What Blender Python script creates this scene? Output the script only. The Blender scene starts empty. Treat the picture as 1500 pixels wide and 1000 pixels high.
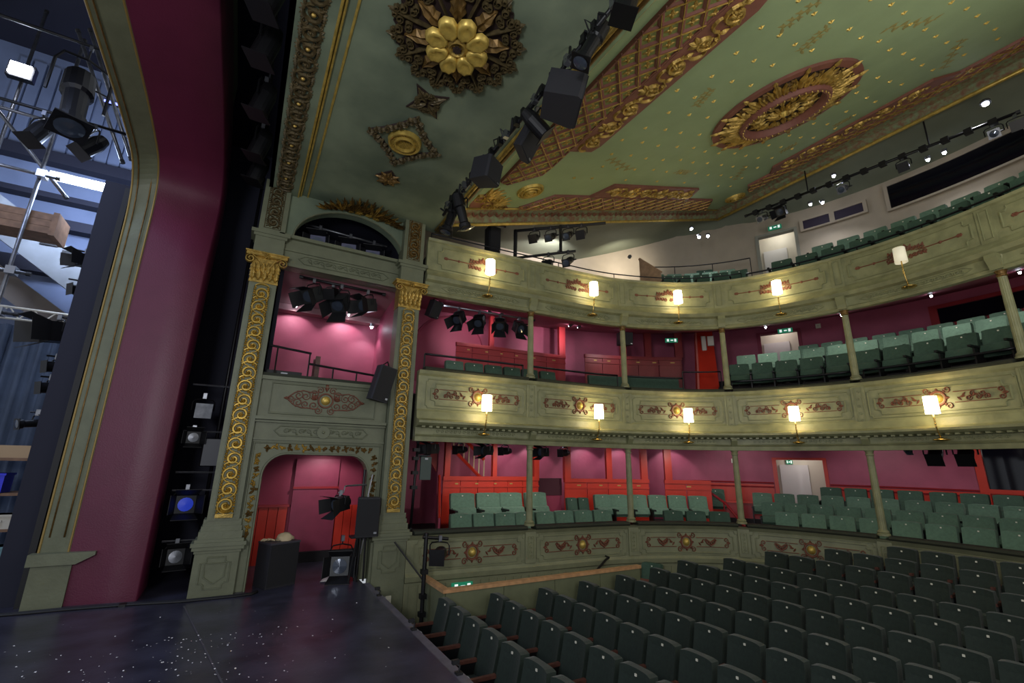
import bpy, math, random
from mathutils import Vector, Matrix
from math import sin, cos, pi, radians, atan2, hypot
from bisect import bisect_right
random.seed(7)
sc = bpy.context.scene
col = sc.collection

# ------------------------------------------------------------------ camera
FPX, YAW, PITCH, ROLL = 669.316, 0.52019, 0.259767, 0.018401
EYE = Vector((0, 0, 1.85))
fw = Vector((sin(YAW) * cos(PITCH), cos(YAW) * cos(PITCH), sin(PITCH)))
rt = Vector((cos(YAW), -sin(YAW), 0))
up = rt.cross(fw)
r2 = rt * cos(ROLL) + up * sin(ROLL)
u2 = up * cos(ROLL) - rt * sin(ROLL)
cd = bpy.data.cameras.new('camera')
cam = bpy.data.objects.new('camera', cd)
col.objects.link(cam)
cam.matrix_world = Matrix(((r2.x, u2.x, -fw.x, EYE.x), (r2.y, u2.y, -fw.y, EYE.y), (r2.z, u2.z, -fw.z, EYE.z), (0, 0, 0, 1)))
cd.sensor_width = 36.0
cd.lens = FPX / 1500 * 36
cd.clip_start = 0.05
cd.clip_end = 100
sc.camera = cam
# ------------------------------------------------------------------ world, exposure
w = bpy.data.worlds.new('world')
sc.world = w
w.use_nodes = True
w.node_tree.nodes['Background'].inputs[0].default_value = (0.88, 0.93, 1.0, 1)
w.node_tree.nodes['Background'].inputs[1].default_value = 0.32
sc.view_settings.view_transform = 'Standard'
sc.view_settings.look = 'None'
sc.view_settings.exposure = 0.68
sc.view_settings.gamma = 1.0
sc.view_settings.use_curve_mapping = False


def light(name, kind, loc, energy, color=(1, 1, 1), size=0.05, aim=None, angle=60, blend=0.5, parent=None):
    d = bpy.data.lights.new(name, kind)
    d.energy = energy
    d.color = color
    if kind == 'AREA':
        d.size = size
    else:
        d.shadow_soft_size = size
    if kind == 'SPOT':
        d.spot_size = radians(angle)
        d.spot_blend = blend
    o = bpy.data.objects.new(name, d)
    col.objects.link(o)
    o.location = loc
    if aim is not None:
        v = Vector(aim) - Vector(loc)
        o.rotation_euler = v.to_track_quat('-Z', 'Y').to_euler()
    return o


# unseen fill lights added: one over the wings, one behind camera for apron ceiling
light('stage_fill_light', 'AREA', (-4.4, 7.0, 7.8), 90, (0.55, 0.66, 1.0), 1.6, aim=(-3.0, 7.0, 0))
light('stage_fill_light', 'AREA', (-2.2, -0.9, 3.0), 120, (0.96, 0.97, 1.0), 1.0, aim=(2.2, 6.5, 5.6))
# the lit lamps on the near-side tier fronts
for lx, ly in ((3.6, -0.35), (5.9, -0.25), (8.2, 0.3)):
    for lz in (2.9, 5.7):
        light('near_side_lamp', 'POINT', (lx, ly, lz), 20 if lz < 4 else 32, (1.0, 0.90, 0.72), 0.12)

# ------------------------------------------------------------------ materials
MATS = {}


def lin(c):
    return tuple((v / 255 / 12.92) if v / 255 <= 0.04045 else ((v / 255 + 0.055) / 1.055) ** 2.4 for v in c)


def mat(name, rgb, rough=0.6, metal=0.0, var=0.0, scale=6.0, bump=0.0, bscale=40.0, rgb2=None, emit=0.0, spec=0.5, coords='Object', sheen=0.0):
    if name in MATS:
        return MATS[name]
    m = bpy.data.materials.new(name)
    m.use_nodes = True
    nt = m.node_tree
    b = nt.nodes['Principled BSDF']
    c = lin(rgb) + (1,)
    b.inputs['Base Color'].default_value = c
    b.inputs['Roughness'].default_value = rough
    b.inputs['Metallic'].default_value = metal
    b.inputs['Specular IOR Level'].default_value = spec
    if sheen:
        b.inputs['Sheen Weight'].default_value = sheen
        b.inputs['Sheen Roughness'].default_value = 0.4
    if emit:
        b.inputs['Emission Color'].default_value = c
        b.inputs['Emission Strength'].default_value = emit
    tc = nt.nodes.new('ShaderNodeTexCoord')
    if var or rgb2:
        n = nt.nodes.new('ShaderNodeTexNoise')
        n.inputs['Scale'].default_value = scale
        n.inputs['Detail'].default_value = 5
        nt.links.new(tc.outputs[coords], n.inputs['Vector'])
        r = nt.nodes.new('ShaderNodeValToRGB')
        r.color_ramp.elements[0].position = 0.35
        r.color_ramp.elements[1].position = 0.65
        if rgb2:
            r.color_ramp.elements[0].color = lin(rgb2) + (1,)
            r.color_ramp.elements[1].color = c
        else:
            r.color_ramp.elements[0].color = tuple(v * (1 - var) for v in c[:3]) + (1,)
            r.color_ramp.elements[1].color = tuple(min(1, v * (1 + var)) for v in c[:3]) + (1,)
        nt.links.new(n.outputs['Fac'], r.inputs['Fac'])
        nt.links.new(r.outputs['Color'], b.inputs['Base Color'])
    if bump:
        n2 = nt.nodes.new('ShaderNodeTexNoise')
        n2.inputs['Scale'].default_value = bscale
        n2.inputs['Detail'].default_value = 4
        nt.links.new(tc.outputs[coords], n2.inputs['Vector'])
        bp = nt.nodes.new('ShaderNodeBump')
        bp.inputs['Strength'].default_value = bump
        bp.inputs['Distance'].default_value = 0.02
        nt.links.new(n2.outputs['Fac'], bp.inputs['Height'])
        nt.links.new(bp.outputs['Normal'], b.inputs['Normal'])
    MATS[name] = m
    return m


SAGE = mat('sage_paint', (130, 131, 97), 0.45, var=0.16, scale=5, bump=0.25, bscale=18)
SAGE_D = mat('grey_green_paint', (104, 108, 86), 0.5, var=0.1, scale=4, bump=0.15, bscale=25)
CEIL = mat('ceiling_green_paint', (142, 162, 122), 0.7, var=0.05, scale=2)
CEIL_D = mat('smoky_ceiling_green_paint', (124, 136, 112), 0.7, rgb2=(90, 102, 84), scale=1.1)
GOLD = mat('gold_leaf', (176, 146, 74), 0.38, 0.55, var=0.25, scale=14, bump=0.3, bscale=30)
GOLD_B = mat('bright_gold_leaf', (196, 168, 84), 0.4, 0.45, var=0.2, scale=10)
GOLD_D = mat('tarnished_gold', (112, 86, 44), 0.45, 0.5, var=0.3, scale=14)
BRONZE = mat('dark_bronze_paint', (84, 72, 46), 0.5, 0.35, var=0.3, scale=16)
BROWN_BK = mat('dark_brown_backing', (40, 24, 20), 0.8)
TERRA = mat('brick_red_paint', (112, 66, 48), 0.6, var=0.12, scale=18)
TERRA_B = mat('red_brown_ground_paint', (126, 78, 66), 0.6, var=0.08)
OLIVE = mat('olive_ground_paint', (122, 130, 72), 0.6, var=0.2, scale=20)
ROSE = mat('rose_red_wall_paint', (164, 76, 102), 0.55, var=0.08, scale=2.5, bump=0.1, bscale=12)
MAROON = mat('maroon_wall_paint', (142, 48, 74), 0.6, var=0.06, scale=3)
PURPLE = mat('plum_red_paint', (94, 32, 58), 0.45, var=0.05, scale=3, bump=0.15, bscale=60)
SCARLET = mat('scarlet_joinery_paint', (196, 52, 34), 0.4, var=0.06, scale=4)
RED = mat('red_joinery_paint', (150, 36, 42), 0.4, var=0.06, scale=4)
MAUVE = mat('mauve_grey_plaster', (150, 112, 116), 0.7)
STAGE = mat('black_stage_floor', (60, 60, 76), 0.30, rgb2=(42, 42, 54), scale=2.2, bump=0.12, bscale=8)
BLACK = mat('black_paint', (16, 16, 20), 0.6)
BLACKM = mat('black_metal', (20, 20, 23), 0.42, 0.3)
GRILLE = mat('black_speaker_cloth', (24, 24, 28), 0.8, bump=0.4, bscale=300)
STEEL = mat('steel', (150, 152, 158), 0.3, 0.9)
BRASS = mat('polished_brass', (190, 160, 90), 0.25, 0.9)
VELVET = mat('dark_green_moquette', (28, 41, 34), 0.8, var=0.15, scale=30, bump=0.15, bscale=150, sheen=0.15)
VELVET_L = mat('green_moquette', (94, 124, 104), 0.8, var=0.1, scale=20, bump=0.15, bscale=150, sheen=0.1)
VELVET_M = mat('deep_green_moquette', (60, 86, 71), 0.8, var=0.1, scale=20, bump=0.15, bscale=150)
WOOD_D = mat('dark_arm_wood', (86, 52, 44), 0.4, var=0.2, scale=20)
WOOD_L = mat('light_oak', (186, 142, 100), 0.4, var=0.15, scale=12)
PLATE = mat('ivory_number_plate', (225, 222, 205), 0.4)
WHITE = mat('white_paint', (205, 200, 186), 0.6)
CREAM = mat('cream_wall_paint', (176, 164, 146), 0.7, var=0.04, scale=3)
GREYG = mat('grey_green_plaster', (118, 124, 106), 0.7, var=0.05, scale=2)
CARPET = mat('dark_carpet', (34, 30, 32), 0.9)
NAVY = mat('dark_blue_black_wall', (24, 26, 44), 0.8)
DRAPE = mat('blue_grey_drape', (72, 84, 104), 0.8, var=0.1, scale=5)
SHADE = mat('lit_lamp_shade', (255, 234, 186), 0.6, emit=10.0)
BULB = mat('lit_lamp_face', (235, 240, 255), 0.5, emit=40.0)
TUBE = mat('lit_fluorescent_tube', (225, 236, 255), 0.5, emit=22.0)
BLUE_L = mat('lit_blue_lens', (40, 70, 220), 0.4, emit=0.12)
LENS = mat('lamp_glass', (70, 78, 92), 0.08, 0.3)
GLASS_D = mat('dark_window_glass', (14, 14, 24), 0.08)
SIGNG = mat('exit_sign_green', (30, 130, 96), 0.5, emit=0.25)
SIGNW = mat('sign_white', (235, 245, 240), 0.5, emit=0.5)
CONC = mat('pale_concrete', (118, 122, 128), 0.8, var=0.1, scale=4)
BRICK = mat('painted_green_brick', (128, 136, 112), 0.8, var=0.15, scale=9)
SPECK = mat('white_paper_specks', (230, 230, 235), 0.6)
FABRICW = mat('pale_cloth', (190, 172, 140), 0.8, var=0.1)
BROWNSEAT = mat('brown_seat_board', (120, 76, 66), 0.6, var=0.1)


# ------------------------------------------------------------------ mesh builder
class MB:
    def __init__(s):
        s.v = []
        s.f = []

    def add(s, vs, fs):
        b = len(s.v)
        s.v.extend([tuple(p) for p in vs])
        s.f.extend([tuple(b + i for i in q) for q in fs])
        return s

    def box(s, x0, x1, y0, y1, z0, z1, M=None):
        vs = [Vector((x, y, z)) for z in (z0, z1) for y in (y0, y1) for x in (x0, x1)]
        if M is not None:
            vs = [M @ p for p in vs]
        return s.add(vs, [(0, 2, 3, 1), (4, 5, 7, 6), (0, 1, 5, 4), (2, 6, 7, 3), (0, 4, 6, 2), (1, 3, 7, 5)])

    def prism(s, poly, h0, h1, M=None):
        n = len(poly)
        vs = [Vector((a, b, h)) for h in (h0, h1) for a, b in poly]
        if M is not None:
            vs = [M @ p for p in vs]
        return s.add(vs, [tuple(range(n - 1, -1, -1)), tuple(range(n, 2 * n))] + [(i, (i + 1) % n, n + (i + 1) % n, n + i) for i in range(n)])

    def tube(s, pts, r, n=8, closed=False):
        pts = [Vector(p) for p in pts]
        m = len(pts)
        vs = []
        a0 = None
        for i, p in enumerate(pts):
            if closed:
                t = pts[(i + 1) % m] - pts[i - 1]
            else:
                t = pts[min(i + 1, m - 1)] - pts[max(i - 1, 0)]
            t.normalize()
            if a0 is None:
                a0 = t.cross(Vector((0, 0, 1)))
                if a0.length < 0.1:
                    a0 = t.cross(Vector((1, 0, 0)))
            a = (a0 - t * a0.dot(t)).normalized()
            a0 = a
            b = t.cross(a)
            for k in range(n):
                vs.append(p + a * (r * cos(2 * pi * k / n)) + b * (r * sin(2 * pi * k / n)))
        fs = []
        for i in range(m if closed else m - 1):
            j = (i + 1) % m
            for k in range(n):
                l = (k + 1) % n
                fs.append((i * n + k, i * n + l, j * n + l, j * n + k))
        if not closed:
            fs.append(tuple(range(n - 1, -1, -1)))
            fs.append(tuple((m - 1) * n + k for k in range(n)))
        return s.add(vs, fs)

    def lathe(s, prof, n=16, M=None):
        vs = []
        for r, z in prof:
            for k in range(n):
                vs.append(Vector((r * cos(2 * pi * k / n), r * sin(2 * pi * k / n), z)))
        if M is not None:
            vs = [M @ p for p in vs]
        m = len(prof)
        fs = [(i * n + k, i * n + (k + 1) % n, (i + 1) * n + (k + 1) % n, (i + 1) * n + k) for i in range(m - 1) for k in range(n)]
        fs.append(tuple(range(n - 1, -1, -1)))
        fs.append(tuple((m - 1) * n + k for k in range(n)))
        return s.add(vs, fs)

    def ridge(s, pts, wd, h, fn, closed=False, taper=True):
        """raised rib along a 2-D path; fn maps (u, v, relief) to the world"""
        m = len(pts)
        vs = []
        for i, (x, y) in enumerate(pts):
            if closed:
                q, p = pts[(i + 1) % m], pts[i - 1]
            else:
                q, p = pts[min(i + 1, m - 1)], pts[max(i - 1, 0)]
            tx, ty = q[0] - p[0], q[1] - p[1]
            L = hypot(tx, ty) or 1
            tx, ty = tx / L, ty / L
            k = 1.0
            if taper and not closed:
                k = 0.35 + 0.65 * sin(pi * min(1, max(0.0, (i + 0.5) / m)))
            ww, hh = wd * k * 0.5, h * (0.5 + 0.5 * k)
            vs += [fn(x - ty * ww, y + tx * ww, 0), fn(x - ty * ww * 0.45, y + tx * ww * 0.45, hh), fn(x + ty * ww * 0.45, y - tx * ww * 0.45, hh), fn(x + ty * ww, y - tx * ww, 0)]
        fs = []
        for i in range(m if closed else m - 1):
            j = (i + 1) % m
            for k in range(3):
                fs.append((i * 4 + k, j * 4 + k, j * 4 + k + 1, i * 4 + k + 1))
        if not closed:
            fs += [(0, 1, 2, 3), ((m - 1) * 4 + 3, (m - 1) * 4 + 2, (m - 1) * 4 + 1, (m - 1) * 4)]
        return s.add(vs, fs)

    def leaf(s, x, y, a, L, W, H, fn, lobes=False):
        """pointed raised leaf from (x,y) along angle a"""
        ca, sa = cos(a), sin(a)
        ss = [(0, .12), (.15, .55), (.3, .9), (.45, 1), (.6, .85), (.78, .55), (.9, .25), (1, .02)]
        vs = []
        for i, (t, k) in enumerate(ss):
            kk = k * (0.72 if (lobes and i % 2) else 1)
            for q, hh in ((-1, 0.15), (-.5, .85), (0, .55), (.5, .85), (1, .15)):
                u, v = L * t, W * 0.5 * kk * q
                vs.append(fn(x + u * ca - v * sa, y + u * sa + v * ca, H * hh * (0.4 + 0.6 * sin(pi * min(1, t + .12)))))
        fs = [(i * 5 + k, (i + 1) * 5 + k, (i + 1) * 5 + k + 1, i * 5 + k + 1) for i in range(len(ss) - 1) for k in range(4)]
        return s.add(vs, fs)

    def dome(s, x, y, r, H, fn, n=10):
        vs = [fn(x, y, H)]
        for rr, hh in ((.35, .95), (.7, .65), (1, 0)):
            vs += [fn(x + r * rr * cos(2 * pi * k / n), y + r * rr * sin(2 * pi * k / n), H * hh) for k in range(n)]
        fs = [(0, 1 + k, 1 + (k + 1) % n) for k in range(n)]
        for i in range(2):
            fs += [(1 + i * n + k, 1 + (i + 1) * n + k, 1 + (i + 1) * n + (k + 1) % n, 1 + i * n + (k + 1) % n) for k in range(n)]
        return s.add(vs, fs)

    def poly(s, pts2, h, fn):
        """flat raised plate with the outline pts2"""
        n = len(pts2)
        vs = [fn(a, b, 0) for a, b in pts2] + [fn(a, b, h) for a, b in pts2]
        return s.add(vs, [tuple(range(n, 2 * n)), tuple(range(n - 1, -1, -1))] + [(i, (i + 1) % n, n + (i + 1) % n, n + i) for i in range(n)])

    def build(s, name, m, parent=None, smooth=False, loc=None):
        me = bpy.data.meshes.new(name)
        me.from_pydata(s.v, [], s.f)
        me.update()
        if smooth:
            me.polygons.foreach_set('use_smooth', [True] * len(me.polygons))
        me.materials.append(m)
        o = bpy.data.objects.new(name, me)
        col.objects.link(o)
        if parent is not None:
            o.parent = parent
        if loc is not None:
            o.location = loc
        return o


def tag(o, label=None, cat=None, group=None, kind=None):
    if label:
        o['label'] = label
    if cat:
        o['category'] = cat
    if group:
        o['group'] = group
    if kind:
        o['kind'] = kind
    return o


def struct(o, label, cat='wall'):
    return tag(o, label, cat, kind='structure')


def empty(name, loc, rz=0.0):
    o = bpy.data.objects.new(name, None)
    col.objects.link(o)
    o.location = loc
    o.rotation_euler = (0, 0, rz)
    o.empty_display_size = 0.1
    return o


def copy_tree(o, parent=None):
    c = o.copy()
    col.objects.link(c)
    c.parent = parent
    for ch in o.children:
        copy_tree(ch, c)
    return c


def bx(name, m, x0, x1, y0, y1, z0, z1, parent=None):
    return MB().box(x0, x1, y0, y1, z0, z1).build(name, m, parent)


def arc(cx, cy, r, a0, a1, n=10):
    return [(cx + r * cos(a0 + (a1 - a0) * i / n), cy + r * sin(a0 + (a1 - a0) * i / n)) for i in range(n + 1)]


def spiral(cx, cy, r0, r1, a0, turns, n=20):
    return [(cx + (r0 + (r1 - r0) * i / n) * cos(a0 + turns * 2 * pi * i / n), cy + (r0 + (r1 - r0) * i / n) * sin(a0 + turns * 2 * pi * i / n)) for i in range(n + 1)]


ORD = ['first', 'second', 'third', 'fourth', 'fifth', 'sixth', 'seventh', 'eighth', 'ninth', 'tenth', 'eleventh', 'twelfth', 'thirteenth', 'fourteenth', 'fifteenth', 'sixteenth', 'seventeenth', 'eighteenth', 'nineteenth', 'twentieth']

# ------------------------------------------------------------------ the horseshoe plan of the tiers
RP = [(0.6, 8.12), (2.62, 8.03), (4.99, 7.85), (7.355, 7.56), (9.33, 6.45), (10.25, 4.3), (10.15, 2.0), (9.2, -.2), (7.3, -1.0)]
RC = []
for i in range(1, len(RP) - 2):
    p0, p1, p2, p3 = [Vector(q) for q in RP[i - 1:i + 3]]
    t1 = (p1 - p0).length ** .5
    t2 = t1 + (p2 - p1).length ** .5
    t3 = t2 + (p3 - p2).length ** .5
    for k in range(30):
        t = t1 + (t2 - t1) * k / 30
        A1 = (t1 - t) / t1 * p0 + t / t1 * p1
        A2 = (t2 - t) / (t2 - t1) * p1 + (t - t1) / (t2 - t1) * p2
        A3 = (t3 - t) / (t3 - t2) * p2 + (t - t2) / (t3 - t2) * p3
        B1 = (t2 - t) / t2 * A1 + t / t2 * A2
        B2 = (t3 - t) / (t3 - t1) * A2 + (t - t1) / (t3 - t1) * A3
        RC.append((t2 - t) / (t2 - t1) * B1 + (t - t1) / (t2 - t1) * B2)
RC.append(Vector(RP[-2]))
RN = []
for i in range(len(RC)):
    t = (RC[min(i + 1, len(RC) - 1)] - RC[max(i - 1, 0)]).normalized()
    RN.append(Vector((-t.y, t.x)))
RS = [0.0]
for i in range(1, len(RC)):
    RS.append(RS[-1] + (RC[i] - RC[i - 1]).length)
SEND = RS[-1]
COLS = [2.36, 4.73, 7.07, 9.42, 11.74]
BAYS = [1.20, 3.54, 5.90, 8.25, 10.58]


def rp(s):
    i = min(max(bisect_right(RS, s) - 1, 0), len(RC) - 2)
    f = (s - RS[i]) / (RS[i + 1] - RS[i])
    return RC[i].lerp(RC[i + 1], f), RN[i].lerp(RN[i + 1], min(1, max(0, f))).normalized()


def rm(s, d, z):
    p, n = rp(s)
    return Vector((p.x + n.x * d, p.y + n.y * d, z))


def r_rot(s):
    p, n = rp(s)
    return atan2(n.y, n.x)          # direction pointing away from the house


def ring_sweep(mb, prof, s0, s1, step=0.12, closed=True):
    n = max(1, int(math.ceil((s1 - s0) / step)))
    m = len(prof)
    vs = []
    for i in range(n + 1):
        s = s0 + (s1 - s0) * i / n
        vs += [rm(s, d, z) for d, z in prof]
    fs = []
    for i in range(n):
        for k in range(m if closed else m - 1):
            l = (k + 1) % m
            fs.append((i * m + k, (i + 1) * m + k, (i + 1) * m + l, i * m + l))
    if closed:
        fs += [tuple(range(m)), tuple(n * m + k for k in range(m - 1, -1, -1))]
    return mb.add(vs, fs)


def rfn(s0, d0, z0):
    return lambda u, v, h: rm(s0 + u, d0 - h, z0 + v)


def yfn(x0, y0, z0):                # relief on a wall that faces -Y
    return lambda u, v, h: Vector((x0 + u, y0 - h, z0 + v))


def zfn(x0, y0, z0):                # relief on a flat ceiling, u along X, v along Y
    return lambda u, v, h: Vector((x0 + u, y0 + v, z0 - h))


CS, CZ = 0.311, 6.75                # raked main ceiling


def cz(x):
    return CZ + CS * (x - 3.0)


def cfn(x0, y0):                    # relief on the raked ceiling
    k = 1 / hypot(1, CS)
    return lambda u, v, h: Vector((x0 + u + CS * k * h, y0 + v, cz(x0 + u) - k * h))


def notched(hw, hh, r=0.08, n=5):
    """rectangle with concave corners"""
    P = [0] * 4
    P[0] = [(hw, hh - r)] + [(hw - r * .7, hh - r), (hw - r, hh - r * .7)] + [(hw - r, hh)]
    P[1] = [(-hw + r, hh), (-hw + r, hh - r * .7), (-hw + r * .7, hh - r), (-hw, hh - r)]
    P[2] = [(-hw, -hh + r), (-hw + r * .7, -hh + r), (-hw + r, -hh + r * .7), (-hw + r, -hh)]
    P[3] = [(hw - r, -hh), (hw - r, -hh + r * .7), (hw - r * .7, -hh + r), (hw, -hh + r)]
    out = []
    for a in P:
        out += a
    # subdivide long straights so that they follow the curve
    res = []
    for i, p in enumerate(out):
        q = out[(i + 1) % len(out)]
        L = hypot(q[0] - p[0], q[1] - p[1])
        k = max(1, int(L / 0.15))
        res += [(p[0] + (q[0] - p[0]) * j / k, p[1] + (q[1] - p[1]) * j / k) for j in range(k)]
    return res


def line(x0, y0, x1, y1, n=12):
    return [(x0 + (x1 - x0) * i / n, y0 + (y1 - y0) * i / n) for i in range(n + 1)]

# ================================================================== STAGE AND PROSCENIUM
st = struct(bx('floor_stage', STAGE, -9, 1.95, -1.2, 14, -0.12, 0), 'black painted stage floor strewn with white specks', 'floor')
bx('stage_lip', mat('worn_grey_stage_edge', (82, 80, 92), 0.5, var=0.15, scale=8), 1.95, 2.05, -1.2, 7.95, -0.10, -0.004, st)
bx('stage_fascia', BLACK, 1.93, 2.02, -1.2, 7.95, -1.2, -0.10, st)
mb = MB()
for i in range(420):
    if random.random() < .75:
        x, y = random.gauss(-0.3, 0.55), random.uniform(3.6, 6.6)
    else:
        x, y = random.uniform(-2.2, 1.7), random.uniform(3.0, 7.6)
    if x > 1.7:
        continue
    a, r = random.uniform(0, 6.28), random.uniform(.004, .011)
    mb.add([(x + r * cos(a + k), y + r * sin(a + k), .002 + .003 * (k % 2)) for k in (0, 1.6, 3.1, 4.7)], [(0, 1, 2, 3)])
tag(mb.build('paper_specks', SPECK), 'tiny white paper specks scattered over the stage floor', 'confetti', kind='stuff')

FR = [(8.45, 0), (8.45, 2.5), (8.45, 5.1), (8.42, 5.55), (8.28, 5.95), (7.95, 6.2), (7.2, 6.29), (6, 6.33), (3.7, 6.36), (-1, 6.38)]
FM = [(8.41, 0), (8.41, 2.5), (8.41, 5.2), (8.39, 5.7), (8.27, 6.08), (7.95, 6.30), (7.1, 6.41), (6, 6.45), (3.7, 6.48), (-1, 6.5)]
FE = [(8.28, 0), (8.30, 2.5), (8.36, 4.7), (8.56, 5.6), (8.56, 6.12), (8.1, 6.46), (7.0, 6.64), (6, 6.69), (3.7, 6.72), (-1, 6.74)]


def smooth_poly(P, n=5):
    out = []
    V = [Vector(p) for p in P]
    for i in range(len(V) - 1):
        p0, p1, p2, p3 = V[max(i - 1, 0)], V[i], V[i + 1], V[min(i + 2, len(V) - 1)]
        for k in range(n):
            t = k / n
            m1, m2 = (p2 - p0) * .5, (p3 - p1) * .5
            L = (p2 - p1).length
            if m1.length > L:
                m1 = m1 * (L / m1.length)
            if m2.length > L:
                m2 = m2 * (L / m2.length)
            out.append((2 * t ** 3 - 3 * t * t + 1) * p1 + (t ** 3 - 2 * t * t + t) * m1 + (-2 * t ** 3 + 3 * t * t) * p2 + (t ** 3 - t * t) * m2)
    out.append(V[-1])
    return out


def loft(mb, sections):
    """sections: list of (x, [(y,z)...]) -> strip mesh"""
    n = len(sections[0][1])
    vs = [Vector((x, p[0], p[1])) for x, P in sections for p in P]
    fs = [(i * n + k, i * n + k + 1, (i + 1) * n + k + 1, (i + 1) * n + k) for i in range(len(sections) - 1) for k in range(n - 1)]
    return mb.add(vs, fs)


def off(P, d):
    out = []
    for i, p in enumerate(P):
        t = (P[min(i + 1, len(P) - 1)] - P[max(i - 1, 0)]).normalized()
        out.append(Vector((p.x + t.y * d, p.y - t.x * d)))
    return out


GOLD_SH0 = mat('dull_gilding', (150, 126, 70), 0.5, 0.3)
SFR, SFM, SFE = smooth_poly(FR), smooth_poly(FM), smooth_poly(FE)
mb = MB()
loft(mb, [(-2.03, off(SFR, .3)), (-2.03, SFR), (-1.72, SFM), (-1.72, off(SFM, .02))])
pf = struct(mb.build('wall_proscenium_frame', SAGE_D), 'grey green proscenium frame leg curving into the arch', 'proscenium frame')
for nm, x, P, r in (('gilt_edge_moulding', -2.03, SFR, .014), ('gilt_edge_moulding', -1.735, off(SFM, -.004), .012), ('inner_bead', -1.96, off(SFR, -.01), .010), ('inner_bead', -1.81, off(SFM, -.008), .010)):
    MB().tube([(x, p.x, p.y) for p in P if not (nm == 'inner_bead' and p.y < .62)], r, 6).build(nm, GOLD_SH0 if 'gilt' in nm else GOLD_D, pf, True)
mb = MB()
mb.box(-2.05, -1.66, 8.36, 8.46, 0, 0.50)
mb.build('plinth', SAGE_D, pf)
mb = MB()
mb.prism([(-2.09, .50), (-1.62, .50), (-1.44, .60), (-1.44, .64), (-2.09, .64)], -8.30, -8.46, Matrix(((1, 0, 0, 0), (0, 0, -1, 0), (0, 1, 0, 0), (0, 0, 0, 1))))
mb.build('plinth_shelf', SAGE_D, pf)
mb = MB()
loft(mb, [(-1.72, SFM), (-1.3, [(a + b) / 2 for a, b in zip(SFM, SFE)]), (-0.92, SFE), (-0.90, off(SFE, .02)), (-0.90, off(SFE, .8))])
struct(mb.build('wall_proscenium_reveal', PURPLE, None, True), 'plum red curved reveal between proscenium frame and lighting slot', 'wall')
# black tormentor behind the frame
tm = struct(bx('wall_tormentor', NAVY, -2.42, -2.06, 8.62, 8.72, 0, 6.0), 'blue black masking flat behind the proscenium frame')
bx('edge_batten', BLACK, -2.14, -2.07, 8.50, 8.62, 0, 5.9, tm)
# the lighting slot
mb = MB()
mb.box(-1.6, 0.2, 10.3, 10.4, 0, 8.4).box(-1.62, -1.55, 8.5, 10.4, 0, 8.4).box(0.16, 0.22, 8.45, 10.4, 2.2, 8.4).box(-1.6, 0.2, -1.2, 10.4, 8.3, 8.4)
mb.box(-1.6, -1.5, -1.2, 8.6, 7.1, 8.4)
struct(mb.build('wall_lighting_slot', NAVY), 'dark recess of the lighting slot beside the stage box', 'wall')
br = struct(bx('wall_slot_brick', GREYG, -1.06, -0.96, 3.0, 8.2, 6.86, 8.2), 'green painted brick strip above the plum reveal', 'wall')
for i in range(16):
    for j in range(4):
        bx('brick', BRICK, -.96, -.945, 3.2 + i * .31 + (j % 2) * .15, 3.2 + i * .31 + (j % 2) * .15 + .29, 6.87 + j * .13, 6.98 + j * .13, br)

# ================================================================== STAGE BOX WALL (between the two pilasters)
YB = 8.2
bw = struct(MB().build('wall_stage_box', SAGE_D), 'grey green stage box wall with arched opening, carved panels and lunette', 'wall')


def wallbox(name, m, x0, x1, z0, z1, y0=YB, y1=YB + .18):
    return bx(name, m, x0, x1, y0, y1, z0, z1, bw)


# door arch: spandrel with rounded corners
def arch_poly(x0, x1, ztop, r, zb, X0, X1, Z1, n=8):
    P = [(X0, zb), (X0, Z1), (X1, Z1), (X1, zb), (x1, zb)]
    P += [(x1, ztop - r)] + [(x1 - r + r * cos(a * pi / 2 / n), ztop - r + r * sin(a * pi / 2 / n)) for a in range(1, n + 1)]
    P += [(x0 + r - r * sin(a * pi / 2 / n), ztop - r + r * cos(a * pi / 2 / n)) for a in range(0, n + 1)] + [(x0, zb)]
    return P


MY = Matrix(((1, 0, 0, 0), (0, 0, 1, 0), (0, 1, 0, 0), (0, 0, 0, 1)))      # (a,b,h) -> (a,h,b)
MB().prism(arch_poly(.34, 1.92, 1.92, .32, 0, .13, 2.15, 2.13), YB, YB + .22, MY).build('arch_surround', SAGE_D, bw)
mb = MB()
f = yfn(0, YB, 0)
mb.ridge([(.33, 0), (.33, 1.0)] + [(.66 - .33 * cos(t * pi / 16), 1.60 + .33 * sin(t * pi / 16)) for t in range(9)] + [(1.60 + .33 * sin(t * pi / 16), 1.60 + .33 * cos(t * pi / 16)) for t in range(9)] + [(1.93, 1.0), (1.93, 0)], .035, .03, f, taper=False)
mb.ridge([(.17, 0), (.17, 2.09), (2.10, 2.09), (2.10, 0)], .035, .03, f, taper=False)
mb.build('arch_moulding', SAGE_D, bw)
leafpath = [(.25, .75 + i * .105) for i in range(12)] + [(.36 + i * .105, 2.02) for i in range(16)] + [(2.02, 1.9 - i * .105) for i in range(12)]
for i, (x, z) in enumerate(leafpath):
    mb = MB()
    a = random.uniform(0, 6.28)
    for k in range(5):
        mb.leaf(x + random.uniform(-.015, .015), z + random.uniform(-.015, .015), a + k * random.uniform(1.0, 1.5), random.uniform(.03, .075), .04, .03, f)
    mb.dome(x, z, .016, .035, f, 6)
    mb.build('leaf_cluster', GOLD if (i < 20 and i % 3) else GOLD_D, bw)
wallbox('frieze_ground', SAGE_D, .13, 2.15, 2.13, 2.46)
mb = MB()
for z, dd, hh in ((2.13, .03, .03), (2.40, .05, .03), (2.44, .09, .05)):
    mb.box(.13, 2.15, YB - dd, YB, z, z + hh)
mb.build('string_course', SAGE_D, bw)
f = yfn(1.14, YB, 2.28)
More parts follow.
